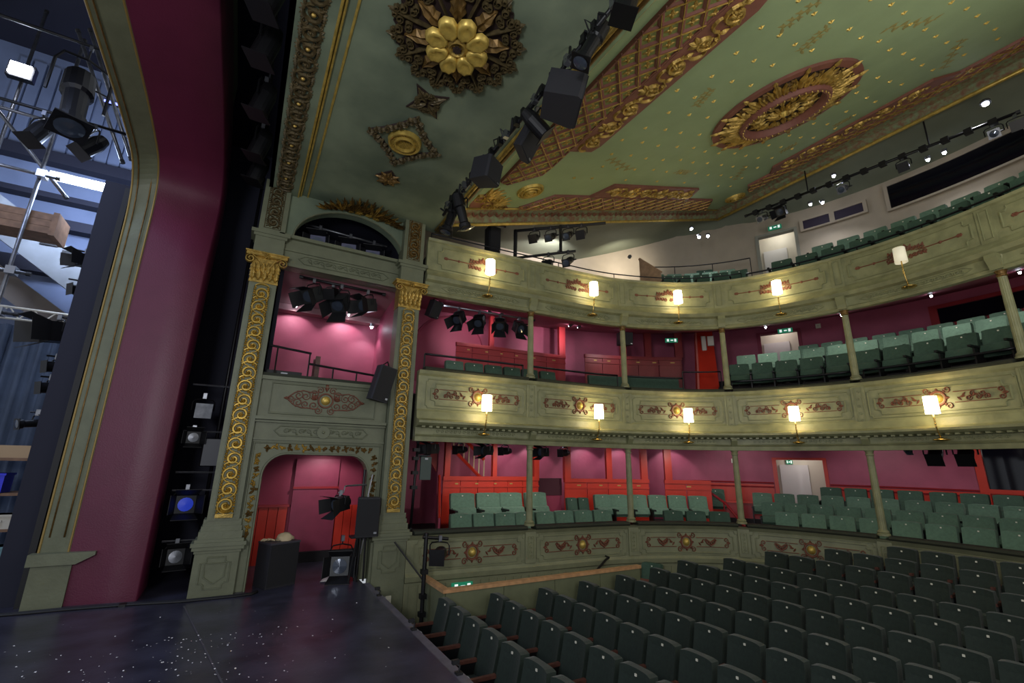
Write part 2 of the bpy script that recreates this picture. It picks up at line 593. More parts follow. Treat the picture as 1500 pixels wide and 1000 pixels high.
mb = MB().ridge([(-.72, 0), (-.64, .075), (.64, .075), (.72, 0), (.64, -.075), (-.64, -.075)], .025, .02, f, closed=True)
for k in range(-5, 6):
    if k:
        mb.ridge(spiral(k * .11, 0, .045, .008, (0 if k % 2 else pi), 1.2 * (1 if k % 2 else -1), 12), .018, .02, f)
        mb.leaf(k * .11 + .03, -.02, 1.1 if k % 2 else -1.1, .07, .03, .02, f)
mb.build('carved_frieze', SAGE_D, bw)
mb = MB().poly(arc(0, 0, .1, 0, 2 * pi, 16)[:-1], .03, f)
mb.dome(0, 0, .035, .05, f, 10)
mb.build('carved_boss', SAGE_D, bw)
# upper box front with the red fretwork
wallbox('box_front', SAGE_D, .13, 2.15, 2.46, 3.10)
f = yfn(1.12, YB, 2.80)
MB().ridge([(-.82, -.25), (-.82, .23), (.82, .23), (.82, -.25)], .03, .02, f, closed=True).build('panel_moulding', SAGE_D, bw)
wallbox('box_ledge', SAGE_D, .10, 2.15, 3.07, 3.13, YB - .05, YB + .2)
wallbox('ledge_cushion', mat('dark_green_velvet_cushion', (40, 44, 32), .8, var=.1), .12, 2.13, 3.13, 3.18, YB - .03, YB + .18)
mb = MB()
for sx in (-1, 1):
    for cx, cy, r, a in ((.18, .09, .075, 0), (.18, -.09, .075, pi), (.31, .05, .07, 2), (.31, -.08, .06, 4), (.42, .06, .075, 1), (.42, -.06, .075, 5), (.52, 0, .05, 3), (.10, .17, .06, .5), (.10, -.17, .06, 2.5)):
        mb.ridge([(sx * px, py) for px, py in spiral(cx, cy, r, .012, a, 1.5, 18)], .02, .022, f)
    mb.ridge([(sx * px, py) for px, py in ((.12, .13), (.24, .12), (.36, .14), (.48, .10), (.56, .03), (.60, 0), (.56, -.03), (.48, -.10), (.36, -.14), (.24, -.14), (.12, -.15))], .022, .02, f, taper=False)
    mb.leaf(sx * .56, 0, 0 if sx > 0 else pi, .08, .05, .03, f)
    for a in range(5):
        mb.leaf(sx * .15, 0, (0.3 + a * .35) * 1 if sx > 0 else pi - (0.3 + a * .35), .10, .04, .025, f)
mb.leaf(0, .15, pi / 2, .15, .07, .03, f)
mb.ridge(arc(0, 0, .115, 0, 2 * pi, 18)[:-1], .03, .03, f, closed=True)
mb.build('fretwork_ornament', TERRA, bw)
MB().dome(0, 0, .075, .05, f, 14).build('gilt_boss', GOLD_B, bw, True)
# entablature above the box opening, lunette and spandrel
wallbox('entablature', SAGE_D, .05, 2.30, 5.02, 5.56, YB - .02, YB + .2)
mb = MB()
for z, dd, hh in ((5.02, .06, .05), (5.30, .05, .03), (5.52, .10, .06)):
    mb.box(.05, 2.30, YB - dd, YB, z, z + hh)
mb.build('string_course', SAGE_D, bw)
f = yfn(1.18, YB - .02, 5.19)
mb = MB().ridge([(-.78, 0), (-.68, .07), (.68, .07), (.78, 0), (.68, -.07), (-.68, -.07)], .025, .02, f, closed=True)
for k in range(-6, 7):
    mb.ridge(spiral(k * .1, 0, .045, .008, (0 if k % 2 else pi), 1.2 * (1 if k % 2 else -1), 12), .018, .02, f)
    mb.leaf(k * .1 + .03, -.02, 1.1 if k % 2 else -1.1, .06, .03, .02, f)
mb.build('carved_frieze', SAGE_D, bw)
n = 20
LUN = [(1.24 + .98 * cos(pi * i / n), 5.60 + .70 * sin(pi * i / n)) for i in range(n + 1)]
MB().prism([(2.30, 5.56), (2.30, 6.5), (.05, 6.5), (.05, 5.56), (.26, 5.56)] + LUN[::-1] + [(2.22, 5.56)], YB, YB + .2, MY).build('lunette_spandrel', CEIL_D, bw)
MB().ridge(LUN, .03, .02, yfn(0, YB, 0), taper=False).build('lunette_moulding', SAGE_D, bw)
bx('lunette_sill', SAGE_D, .22, 2.25, YB - .03, YB + .3, 5.54, 5.60, bw)
# interiors of the three storeys
ib = struct(MB().box(.05, 2.30, 10.05, 10.12, -.1, 2.2).box(.05, .12, 8.42, 10.1, 0, 2.15).box(2.24, 2.30, 8.42, 10.1, 0, 2.15).build('wall_box_ground', MAROON), 'maroon inner walls of the stage level box behind the arch')
bx('ceiling_board', MAROON, .05, 2.30, 8.42, 10.1, 2.13, 2.2, ib)
bx('door_panel', mat('rose_door_paint', (140, 52, 78), .5, var=.08), .98, 1.78, 9.98, 10.05, .18, 1.86, ib)
bx('door_rail', RED, .97, 1.80, 9.96, 9.99, 1.30, 1.34, ib)
bx('dark_skirting', BLACK, .90, 2.24, 9.90, 10.05, 0, .18, ib)
for i in range(5):
    bx('dado_plank', SCARLET, .13 + i * .16, .28 + i * .16, 9.97 - .002 * (i % 2), 10.05, 0, .98, ib)
for i in range(3):
    bx('dado_plank', SCARLET, 1.80 + i * .15, 1.94 + i * .15, 9.97, 10.05, .18, .98, ib)
bx('dado_rail', RED, .12, .95, 9.94, 10.05, .98, 1.02, ib)
im = struct(MB().box(.05, 2.30, 10.0, 10.08, 2.6, 4.9).box(.05, .12, 8.4, 10.1, 2.6, 5.1).box(2.24, 2.30, 8.4, 10.1, 2.6, 5.1).build('wall_box_upper', ROSE), 'rose pink inner walls of the upper stage box')
bx('box_floor', CARPET, .05, 2.3, 8.38, 10.1, 2.5, 2.6, im)
mb = MB()
mb.add([(.05, 8.4, 5.06), (2.3, 8.4, 5.06), (2.3, 10.05, 4.80), (.05, 10.05, 4.80), (.05, 8.4, 5.14), (2.3, 8.4, 5.14), (2.3, 10.05, 4.9), (.05, 10.05, 4.9)], [(0, 1, 2, 3), (7, 6, 5, 4), (0, 4, 5, 1), (2, 6, 7, 3)])
mb.build('sloping_ceiling', MAUVE, im)
bx('ceiling_beam', MAUVE, .1, 2.25, 9.75, 10.0, 4.72, 4.86, im)
struct(MB().box(.05, 2.30, 9.9, 10.0, 5.5, 6.6).box(.05, .12, 8.42, 10.0, 5.5, 6.6).box(2.24, 2.3, 8.42, 10.0, 5.5, 6.6).box(.05, 2.3, 8.42, 10, 6.5, 6.6).box(.05, 2.3, 8.42, 10, 5.46, 5.54).build('wall_lunette_recess', NAVY), 'dark blue recess behind the lunette above the stage box')


# ------------------------------------------------------------------ pilasters with gilded scrollwork
def scroll_strip(mb, fn, L, hw, n, seed=0):
    """running S-scroll of length L (v), half width hw"""
    st_ = L / n
    for k in range(n):
        zc = (k + .5) * st_
        sg = 1 if (k + seed) % 2 else -1
        r = min(st_ * .54, hw * 1.0)
        mb.ridge([(sg * a, b) for a, b in spiral(0, zc, r, r * .18, -pi / 2, 1.6, 22)], .046, .04, fn)
        mb.ridge([(sg * r * .95 * cos(t), zc + st_ * .5 + (r * .55) * sin(t)) for t in [pi * .1 + .8 * pi * i / 6 for i in range(7)]], .036, .03, fn)
        for q in range(5):
            mb.leaf(0, zc, q * 2 * pi / 5, r * .42, r * .3, .03, fn)
        mb.dome(0, zc, r * .16, .045, fn, 7)
        for q in (-1.2, -.6, 0, .5, 1.0, 1.5):
            mb.leaf(sg * r * .7, zc + r * .5 * q, (0.9 * q) if sg > 0 else pi - .9 * q, r * .5, r * .34, .03, fn)
            mb.leaf(-sg * r * .72, zc + r * .5 * q, pi - (0.7 * q) if sg > 0 else .7 * q, r * .42, r * .3, .026, fn)
        mb.leaf(-sg * r * .3, zc - st_ * .48, pi / 2 + sg * .7, r * .6, r * .32, .026, fn)


def capital(root, z0, z1, hw, dp):
    h = z1 - z0
    mb = MB()
    mb.box(-hw * .92, hw * .92, 0, dp, z0, z0 + h * .08).box(-hw * 1.3, hw * 1.3, -.09, dp, z1 - h * .14, z1 - h * .05).box(-hw * 1.38, hw * 1.38, -.11, dp, z1 - h * .05, z1)
    mb.box(-hw * .9, hw * .9, .0, dp, z0 + h * .08, z1 - h * .14)
    cp = mb.build('capital', GOLD, root)
    for row, (zz, cnt, L) in enumerate(((z0 + h * .06, 5, h * .38), (z0 + h * .26, 6, h * .40))):
        for k in range(cnt):
            x = -hw * .92 + (k + .5) * 2 * hw * .92 / cnt
            m2 = MB()
            fn = lambda u, v, hh: Vector((x + u, -.01 - hh - max(0, v) ** 2 * (1.2 + row), zz + v))
            m2.leaf(0, 0, pi / 2, L, hw * .46, .045, fn, True)
            m2.build('acanthus_leaf', GOLD, cp)
    for sx in (-1, 1):
        m2 = MB()
        fn = lambda u, v, hh: Vector((sx * u, -.04 - hh, z0 + h * .72 + v))
        m2.ridge(spiral(hw * 1.02, 0, h * .15, .01, pi / 2, -1.6, 18), .03, .05, fn)
        m2.ridge([(hw * .25, -h * .22), (hw * .5, 0), (hw * .9, h * .14)], .03, .04, fn)
        m2.build('volute', GOLD, cp)
    m2 = MB()
    fn = lambda u, v, hh: Vector((u, -.08 - hh, z1 - h * .1 + v))
    for q in range(6):
        m2.leaf(0, 0, q * pi / 3, .06, .045, .03, fn)
    m2.build('flower', GOLD, cp)


def pilaster(label, x, yf, hw, zbot, gold_strip, upper):
    root = empty('pilaster', (x, yf, 0))
    tag(root, label, 'pilaster', 'gilded pilasters of the stage box')
    mb = MB().box(-.27, .27, 0, .32, zbot, .58)
    pd = mb.build('pedestal', SAGE_D, root)
    fn = lambda u, v, h: Vector((u, -h, .30 + v))
    m2 = MB().ridge(notched(.18, .2, .07), .02, .018, fn, closed=True)
    m2.ridge([(-.13, .12), (.13, .12), (.12, -.05), (0, -.14), (-.12, -.05)], .02, .018, fn, closed=True)
    m2.build('shield_moulding', SAGE_D, pd)
    mb = MB()
    for z, e, h in ((.56, .015, .04), (.60, .045, .05), (.65, .065, .05), (.70, .03, .04), (.74, .0, .10), (.84, -.02, .07), (.91, -.035, .09)):
        mb.box(-.27 - e, .27 + e, -e - .005, .32, z, z + h)
    mb.build('base_moulding', SAGE_D, root)
    bx('shaft', SAGE_D, -hw, hw, .02, .32, .98, 4.62, root)
    fn = lambda u, v, h: Vector((u, .02 - h, 1.08 + v))
    mb = MB()
    scroll_strip(mb, fn, 3.46, .115, 16)
    for q in range(7):
        mb.leaf(0, .0, pi / 2 + (q - 3) * .38, .12, .05, .03, fn)
    mb.build('scroll_ornament', gold_strip, root)
    m2 = MB().ridge([(-.125, -.02), (-.125, 3.48), (.125, 3.48), (.125, -.02)], .018, .018, fn, closed=True)
    m2.build('panel_moulding', SAGE_D, root)
    m2 = MB().box(-.11, .11, -.02, .03, 1.02, 1.07)
    m2.build('gilt_foot', GOLD, root)
    capital(root, 4.62, 5.12, hw + .03, .3)
    mb = MB()
    for z, e, h in ((5.12, .02, .30), (5.42, .05, .05), (5.47, .09, .06)):
        mb.box(-hw - e, hw + e, -.02 - e * .5, .32, z, z + h)
    mb.build('entablature_block', SAGE_D, root)
    bx('upper_shaft', SAGE_D, -hw, hw, .0, .32, 5.53, 6.5, root)
    fn = lambda u, v, h: Vector((u, -h, 5.62 + v))
    mb = MB()
    scroll_strip(mb, fn, .78, .10, 4, 1)
    mb.ridge([(-.12, -.02), (-.12, .80), (.12, .80), (.12, -.02)], .016, .015, fn, closed=True)
    mb.build('upper_scroll_ornament', upper, root)
    return root


GOLD_SH = mat('aged_gilding', (176, 144, 62), 0.4, 0.55, var=0.3, scale=12)
P1 = pilaster('gilded scrollwork pilaster beside the dark lighting slot', -.07, 8.10, .20, 0, GOLD_SH, BRONZE)
P2 = pilaster('gilded scrollwork pilaster where the tier fronts begin', 2.36, 8.02, .20, -.95, GOLD, GOLD_D)
# socket plate on the flank below the second pilaster and green boarding
pan = struct(bx('wall_stage_flank', SAGE_D, 2.05, 2.75, 8.06, 8.16, -1.0, .56), 'grey green panelling below the second pilaster by the stage edge')
for i in range(4):
    bx('board', SAGE_D, 2.44 + i * .09, 2.52 + i * .09, 8.045, 8.06, -1.0, -.12, pan)
bx('moulded_rail', SAGE_D, 2.42, 2.80, 8.03, 8.06, -.12, -.06, pan)
so = bx('wall_socket', PLATE, 2.34, 2.43, 7.985, 8.0, -.36, -.24)
MB().box(2.365, 2.385, 7.98, 7.986, -.32, -.29).box(2.39, 2.41, 7.98, 7.986, -.32, -.29).build('switch', WHITE, so)
tag(so, 'white double socket plate on the green panel beside stage edge', 'socket')

# ================================================================== CEILINGS
ca = struct(bx('ceiling_apron', CEIL_D, .22, 2.82, -1.2, 8.25, 6.42, 6.5), 'smoke stained dark green ceiling over the stage apron', 'ceiling')
bm = struct(MB().box(-.22, .24, -1.2, 8.3, 6.36, 6.5).box(-.22, -.16, -1.2, 8.6, 6.36, 8.3).build('trim_1', CEIL_D), 'green ceiling band with dark gilt scroll ornament beside lighting slot', 'ceiling band')
mb = MB()
scroll_strip(mb, lambda u, v, h: Vector((.01 + u, 2.3 + v, 6.36 - h)), 5.7, .12, 24)
mb.build('scroll_ornament', BRONZE, bm)
for y in [2.3 + 5.7 / 24 * (k + .5) for k in range(0, 24, 2)]:
    MB().dome(0, 0, .035, .05, lambda u, v, h: Vector((.01 + u, y + v, 6.36 - h)), 8).build('gilt_rosette', GOLD, bm)
for x, r, z in ((.245, .018, 6.37), (.285, .016, 6.40), (.40, .015, 6.415)):
    MB().tube([(x, y, z) for y in (8.2, 6, 4, 2, -1)], r, 6).build('gilt_moulding', GOLD_B, ca)
# moulding between the two ceilings
tr = struct(MB().box(2.80, 2.98, -1.2, 8.1, 6.40, 6.9).build('trim_2', CEIL), 'gilt moulded beam between apron ceiling and raked main ceiling', 'moulding')
for x, z, r, m in ((2.80, 6.41, .022, GOLD_B), (2.84, 6.40, .03, GOLD), (2.90, 6.41, .035, GOLD_D), (2.97, 6.44, .035, GOLD), (3.0, 6.50, .022, GOLD_B)):
    MB().tube([(x, y, z) for y in (8.12, 6, 4, 2, -1.2)], r, 8).build('gilt_moulding', m, tr, True)

XE, YE, YN = 11.45, 7.62, -.2
mb = MB()
mb.add([(2.95, YN, cz(2.95)), (XE, YN, cz(XE)), (XE, YE, cz(XE)), (2.95, YE, cz(2.95))] + [(2.95, YN, cz(2.95) + .15), (XE, YN, cz(XE) + .15), (XE, YE, cz(XE) + .15), (2.95, YE, cz(2.95) + .15)], [(0, 1, 2, 3), (7, 6, 5, 4), (0, 4, 5, 1), (2, 6, 7, 3), (1, 5, 6, 2), (0, 3, 7, 4)])
mc = struct(mb.build('ceiling_main', CEIL), 'raked pale green main ceiling studded with gold stars', 'ceiling')
# stencilled cove down to the gilt edge
XE2, YE2 = 11.80, 7.90


def ez(x):
    return 6.49 + .317 * (x - 3.04)


COVE = mat('stencilled_cove_paint', (122, 140, 104), .7, rgb2=(122, 84, 62), scale=11)
mb = MB()
N = 20
A = [(3.0 + (XE - 3.0) * i / N, YE) for i in range(N + 1)]
Bq = [(3.0 + (XE2 - 3.0) * i / N, YE2) for i in range(N + 1)]
vs = [(x, y, cz(x)) for x, y in A] + [((x + x2) / 2, (YE + YE2) / 2 + .06, (cz(x) + ez(x2)) / 2 + .04) for (x, y), (x2, y2) in zip(A, Bq)] + [(x, y, ez(x)) for x, y in Bq]
n = N + 1
mb.add(vs, [(k * n + i, k * n + i + 1, (k + 1) * n + i + 1, (k + 1) * n + i) for k in range(2) for i in range(N)])
zb = ez(XE2)
vs = [(XE, YE, cz(XE)), (XE, YN, cz(XE)), (XE2, YN, zb - .05), (XE2, YE2, zb), ((XE + XE2) / 2, (YE + YE2) / 2 + .06, (cz(XE) + zb) / 2 + .04), ((XE + XE2) / 2 + .06, YN, (cz(XE) + zb) / 2 + .04)]
mb.add(vs, [(0, 1, 5, 4), (4, 5, 2, 3)])
mb.build('stencilled_cove', COVE, mc)
MB().tube([(x, YE2, ez(x)) for x in (2.9, 5, 7, 9, XE2)], .035, 8).build('gilt_edge', GOLD_B, mc, True)
MB().tube([(XE2, y, zb - .05 * (YE2 - y) / (YE2 - YN)) for y in (YE2, 5, 2, YN)], .045, 8).build('gilt_edge', GOLD_B, mc, True)
MB().tube([(x, YE + .03, cz(x) - .02) for x in (3.2, 5, 7, 9, XE)], .02, 6).build('gilt_bead', GOLD_B, mc, True)
for i in range(44):
    x = 3.3 + i * .18
    mb = MB()
    f = lambda u, v, h: Vector((x + u, (YE + YE2) / 2 + v, (cz(x + u) + ez(x + u)) / 2 + .03 - v * .5 - h))
    mb.leaf(-.05, -.05, .9, .14, .06, .012, f)
    mb.leaf(.02, .06, -.8, .12, .05, .012, f)
    mb.build('stencil_leaf', TERRA, mc)


def clip_seg(p, d, poly):
    """part of the line p+t*d inside the convex polygon"""
    t0, t1 = -1e9, 1e9
    n = len(poly)
    ar = sum(poly[i][0] * poly[(i + 1) % n][1] - poly[(i + 1) % n][0] * poly[i][1] for i in range(n))
    for i in range(n):
        a, b = poly[i], poly[(i + 1) % n]
        nx, ny = -(b[1] - a[1]), (b[0] - a[0])
        if ar < 0:
            nx, ny = -nx, -ny
        den = nx * d[0] + ny * d[1]
        num = nx * (p[0] - a[0]) + ny * (p[1] - a[1])
        if abs(den) < 1e-9:
            if num < 0:
                return None
            continue
        t = -num / den
        if den > 0:
            t0 = max(t0, t)
        else:
            t1 = min(t1, t)
    if t1 - t0 < .02:
        return None
    return (p[0] + d[0] * t0, p[1] + d[1] * t0), (p[0] + d[0] * t1, p[1] + d[1] * t1)


def inside(x, y, poly):
    n = len(poly)
    s = [(poly[(i + 1) % n][0] - poly[i][0]) * (y - poly[i][1]) - (poly[(i + 1) % n][1] - poly[i][1]) * (x - poly[i][0]) for i in range(n)]
    return all(v > -.005 for v in s) or all(v < .005 for v in s)


def lattice(poly, name):
    g = struct_child = MB().poly(poly, .03, cfn(0, 0)).build('lattice_ground', OLIVE, mc)
    f = cfn(0, 0)
    fl = lambda u, v, h: f(u, v, h + .03)
    sp = .36
    xs = [p[0] for p in poly]
    ys = [p[1] for p in poly]
    for sg in (1, -1):
        lo = min(x - sg * y for x, y in poly)
        hi = max(x - sg * y for x, y in poly)
        k = math.ceil(lo / sp)
        while k * sp < hi:
            c = k * sp
            sgm = clip_seg((c, 0), (sg * 1.0, 1.0), poly)
            if sgm:
                (a, b), (c2, d2) = sgm
                b1 = MB().ridge([(a, b), (c2, d2)], .085, .022, fl, taper=False).build('lattice_bar', TERRA_B, g)
                MB().ridge([(a, b), (c2, d2)], .022, .035, fl, taper=False).build('gilt_bead', GOLD, g)
            k += 1
    i0 = int(min(xs) / sp * 2) - 2
    mb = MB()
    for a in range(int((min(xs) - max(ys)) / sp) - 1, int((max(xs) - min(ys)) / sp) + 2):
        for b in range(int((min(xs) + min(ys)) / sp) - 1, int((max(xs) + max(ys)) / sp) + 2):
            p, q = (a + .5) * sp, (b + .5) * sp          # x-y, x+y
            x, y = (p + q) / 2, (q - p) / 2
            if inside(x, y, poly):
                for k in range(4):
                    mb.leaf(x, y, k * pi / 2 + pi / 4, .08, .045, .015, fl)
                mb.dome(x, y, .02, .03, fl, 6)
    tag(mb.build('gilt_flowers', GOLD, g), kind='stuff')
    n = len(poly)
    MB().ridge(poly, .05, .05, f, closed=True).build('lattice_border', TERRA_B, g)
    return g


YA = 3.75


def mir(P):
    return [(x, 2 * YA - y) for x, y in P][::-1]


LF = [(3.45, 6.55), (3.62, 6.62), (4.14, 6.22), (4.17, 5.9), (4.17, 1.6), (4.14, 1.28), (3.62, .9), (3.45, .95)]
lattice(LF, 'f')
LS = [(4.45, 7.60), (5.0, 7.03), (10.35, 7.03), (10.85, 7.60)]
lattice(LS, 's')
LB = [(10.75, 6.2), (10.75, 1.0), (11.25, .7), (11.25, 6.5)]
lattice(LB, 'b')


def scroll_panel(poly, axis, a0, a1, c, hw):
    g = MB().poly(poly, .05, cfn(0, 0)).build('scroll_panel', TERRA_B, mc)
    n = int(abs(a1 - a0) / .42)
    for i in range(n):
        t = a0 + (a1 - a0) * (i + .5) / n
        mb = MB()
        if axis == 'y':
            f0 = cfn(c, t)
            f = lambda u, v, h: f0(u, v, h + .05)
        else:
            f0 = cfn(t, c)
            f = lambda u, v, h: f0(v, u, h + .05)
        sg = 1 if i % 2 else -1
        mb.ridge([(sg * a, b) for a, b in spiral(0, 0, hw * .85, .02, -pi / 2, 1.4, 20)], .06, .045, f)
        mb.ridge([(sg * a, b) for a, b in arc(hw * .2, .16, hw * .6, -.6, 2.2, 8)], .045, .04, f)
        for q in range(6):
            mb.leaf(0, 0, q * pi / 3 + i, hw * .5, hw * .36, .05, f)
        for q in range(3):
            mb.leaf(-sg * hw * .4, .05, 2 + q * .8 * sg, hw * .7, hw * .4, .045, f)
            mb.leaf(sg * hw * .3, -.16 + q * .08, -1 + q * .9 * sg, hw * .6, hw * .34, .045, f)
        mb.build('scroll', GOLD, g)
    return g


scroll_panel([(4.19, 5.42), (4.62, 5.38), (4.68, 5.2), (4.68, 2.3), (4.62, 2.12), (4.19, 2.08)], 'y', 2.2, 5.3, 4.42, .20)
scroll_panel([(5.95, 7.0), (6.2, 6.47), (9.05, 6.47), (9.3, 7.0)], 'x', 6.2, 9.05, 6.74, .22)
scroll_panel([(10.35, 5.3), (10.35, 2.2), (10.73, 1.9), (10.73, 5.6)], 'y', 2.3, 5.2, 10.54, .16)
# acanthus corners
for (cx, cy, a0) in ((3.45, 7.15, .0), (3.75, 7.45, 0.0)):
    mb = MB()
    f = cfn(cx, cy)
    for q in range(9):
        mb.leaf(0, 0, a0 + (q - 4) * .4, .42 - .02 * abs(q - 4), .12, .05, f, True)
    mb.ridge(spiral(-.1, .05, .16, .03, 0, 1.5, 16), .04, .05, f)
    mb.ridge(spiral(.25, .1, .12, .03, 2, -1.5, 16), .04, .05, f)
    mb.build('acanthus_corner', GOLD, mc)
mb = MB().poly([(3.2, 7.3), (3.45, 7.0), (3.9, 7.3), (4.2, 7.62), (3.3, 7.6)], .02, cfn(0, 0))
mb.build('corner_ground', TERRA_B, mc)
# small gilt vent roses
for (x, y) in ((4.30, 6.88), (11.2, 6.88), (4.30, .62)):
    f = cfn(x, y)
    mb = MB()
    for r, wd in ((.25, .05), (.18, .05), (.10, .05)):
        mb.ridge(arc(0, 0, r, 0, 2 * pi, 24)[:-1], wd, .05 + (.25 - r) * .25, f, closed=True)
    mb.dome(0, 0, .08, .09, f, 12)
    for q in range(20):
        mb.dome(.215 * cos(q * pi / 10), .215 * sin(q * pi / 10), .02, .05, f, 5)
    vr = mb.build('gilt_vent_rose', GOLD_B, mc)
# star studs and stencil sprays
stars = []
smesh = None
for i in range(26):
    for j in range(13):
        x = 4.95 + i * .235 + (j % 2) * .11 + random.uniform(-.03, .03)
        y = 1.25 + j * .42 + random.uniform(-.04, .04)
        if i % 2 == (j % 3 == 0):
            continue
        if hypot(x - 7.66, y - 3.62) < 1.42 or x > 10.2 or (y > 6.3 and 5.8 < x < 9.4) or y > 6.8:
            continue
        stars.append((x, y))
mb = MB()
k = 1 / hypot(1, CS)
fl = lambda u, v, h: Vector((u + CS * k * h, v, CS * u - k * h))
mb.add([fl(0, 0, .03)] + [fl((.045 if q % 2 == 0 else .02) * cos(q * pi / 5), (.045 if q % 2 == 0 else .02) * sin(q * pi / 5), 0) for q in range(10)], [(0, 1 + q, 1 + (q + 1) % 10) for q in range(10)])
s0 = None
for (x, y) in stars:
    if s0 is None:
        s0 = mb.build('star', GOLD_B, mc)
        o = s0
    else:
        o = s0.copy()
        col.objects.link(o)
        o.parent = mc
    o.location = (x, y, cz(x))
STEN = mat('faded_gold_stencil', (142, 134, 78), .6, var=.15, scale=20)
for (x, y, a, L) in ((5.68, 5.75, .35, .9), (5.62, 3.77, 1.2, .42), (7.67, 5.85, 0.0, .42), (7.64, 1.7, -.5, .8), (9.72, 1.76, .5, 1.0), (5.46, 2.19, 1.6, .5), (6.23, 2.39, 1.3, .45), (9.6, 5.7, .9, .8), (9.75, 4.6, 1.57, .35), (10.0, 3.6, 1.57, .3)):
    f = cfn(x, y)
    mb = MB()
    for q in range(-4, 5):
        mb.leaf(q * L / 9 * cos(a), q * L / 9 * sin(a), a + (1.0 if q % 2 else -1.0), .13, .05, .008, f)
        mb.leaf(q * L / 9 * cos(a), q * L / 9 * sin(a), a + pi + (1.0 if q % 2 else -1.0), .11, .05, .008, f)
    mb.ridge([(-L / 2 * cos(a), -L / 2 * sin(a)), (0, 0), (L / 2 * cos(a), L / 2 * sin(a))], .02, .008, f)
    mb.build('stencil_spray', STEN, mc)

# ------------------------------------------------------------------ the great medallion of the main ceiling
md = empty('ceiling_medallion', (7.66, 3.62, cz(7.66)))
tag(md, 'large round red and gold leaf medallion on the starry ceiling', 'ceiling rose')
md.rotation_euler = (0, -math.atan(CS), 0)
mfn = lambda u, v, h: Vector((u, v, -h))
MB().poly(arc(0, 0, 1.22, 0, 2 * pi, 48)[:-1], .05, mfn).build('red_disc', TERRA_B, md)
MB().poly(arc(0, 0, 1.08, 0, 2 * pi, 40)[:-1], .056, mfn).build('backing_disc', BROWN_BK, md)  # dark brown disc behind the gilt leaves
fm = lambda u, v, h: Vector((u, v, -h - .056))
for q in range(16):
    a = q * pi / 8
    mb = MB()
    for e in (-.11, 0, .11):
        mb.leaf(.70 * cos(a + e), .70 * sin(a + e), a + e * 1.6, .50 - abs(e), .15, .09, fm, True)
    mb.leaf(1.12 * cos(a), 1.12 * sin(a), a, .16, .08, .05, fm)
    mb.build('acanthus_leaf', GOLD, md)
    mb = MB()
    a += pi / 16
    mb.ridge(spiral(.98 * cos(a), .98 * sin(a), .09, .015, a, 1.5, 14), .03, .05, fm)
    mb.ridge(spiral(.83 * cos(a), .83 * sin(a), .06, .015, a + 2, -1.4, 12), .025, .05, fm)
    mb.build('scroll', GOLD_D, md)
mb = MB()
mb.ridge(arc(0, 0, .70, 0, 2 * pi, 48)[:-1], .16, .12, fm, closed=True)
mb.build('ring_moulding', TERRA_B, md)
for q in range(40):
    pass
mb = MB()
for q in range(40):
    mb.dome(.70 * cos(q * pi / 20), .70 * sin(q * pi / 20), .022, .15, fm, 6)
mb.build('bead_ring', GOLD_B, md)
for q in range(14):
    a = q * 2 * pi / 14
    mb = MB()
    mb.leaf(.30 * cos(a), .30 * sin(a), a, .30, .12, .07, fm, True)
    mb.ridge(spiral(.48 * cos(a + .22), .48 * sin(a + .22), .06, .012, a, 1.4, 12), .025, .05, fm)
    mb.leaf(.06 * cos(a), .06 * sin(a), a, .24, .09, .08, fm, True)
    mb.build('inner_leaf', GOLD, md)
MB().dome(0, 0, .09, .12, fm, 12).build('centre_boss', GOLD_B, md)

# ------------------------------------------------------------------ dark bronze rosette on the apron ceiling
ro = empty('ceiling_rosette', (1.44, 3.86, 6.42))
tag(ro, 'dark pierced rosette with gold flower centre on the apron ceiling', 'ceiling rose')
MB().poly([(r * cos(q * pi / 32), r * sin(q * pi / 32)) for q in range(64) for r in ([.63, .66, .70, .66][q % 4],)], .02, mfn).build('backing_disc', BROWN_BK, ro)  # black-brown backing of the pierced fretwork
fr = lambda u, v, h: Vector((u, v, -h - .02))
for q in range(16):
    a = q * pi / 8
    mb = MB()
    if q % 2 == 0:
        mb.ridge([(r * cos(a), r * sin(a)) for r in (.22, .35, .5, .62, .76)], .03, .05, fr)
    for sg in (-1, 1):
        for rr, sz, off_ in ((.64, .05, .10), (.54, .045, .13), (.70, .035, .06)):
            c = a + sg * off_ * .65 / rr
            mb.ridge([(x, y) for x, y in spiral(rr * cos(c), rr * sin(c), sz, .01, a + sg * 1.5, sg * 1.5, 14)], .022, .05, fr)
    mb.leaf(.66 * cos(a), .66 * sin(a), a, .12, .06, .05, fr)
    mb.build('fretwork_arm', BRONZE, ro)
for q in range(8):
    a = q * pi / 4 + pi / 8
    mb = MB().leaf(.24 * cos(a), .24 * sin(a), a, .34, .20, .10, fr, True)
    mb.build('bronze_leaf', GOLD_D, ro)
for q in range(8):
    a = q * pi / 4
    mb = MB()
    f0 = lambda u, v, h: Vector((u, v, -h - .08))
    vs = [f0(.235 * cos(a), .235 * sin(a), .09)]
    n = 14
    for rr, hh in ((.35, .085), (.65, .10), (.88, .085), (1.0, .03)):
        for k in range(n):
            t = 2 * pi * k / n
            x, y = .235 + .135 * rr * cos(t), .105 * rr * sin(t) * (1 + .15 * cos(t))
            vs.append(f0(x * cos(a) - y * sin(a), x * sin(a) + y * cos(a), hh + .014 * (k % 2) * (rr > .5)))
    mb.add(vs, [(0, 1 + k, 1 + (k + 1) % n) for k in range(n)] + [(1 + i * n + k, 1 + (i + 1) * n + k, 1 + (i + 1) * n + (k + 1) % n, 1 + i * n + (k + 1) % n) for i in range(3) for k in range(n)])
    mb.build('petal', GOLD_B, ro, True)
mb = MB().lathe([(.12, -.08), (.12, -.15), (.085, -.17), (.06, -.15), (.05, -.12)], 16)
mb.build('flower_eye', GOLD, ro)
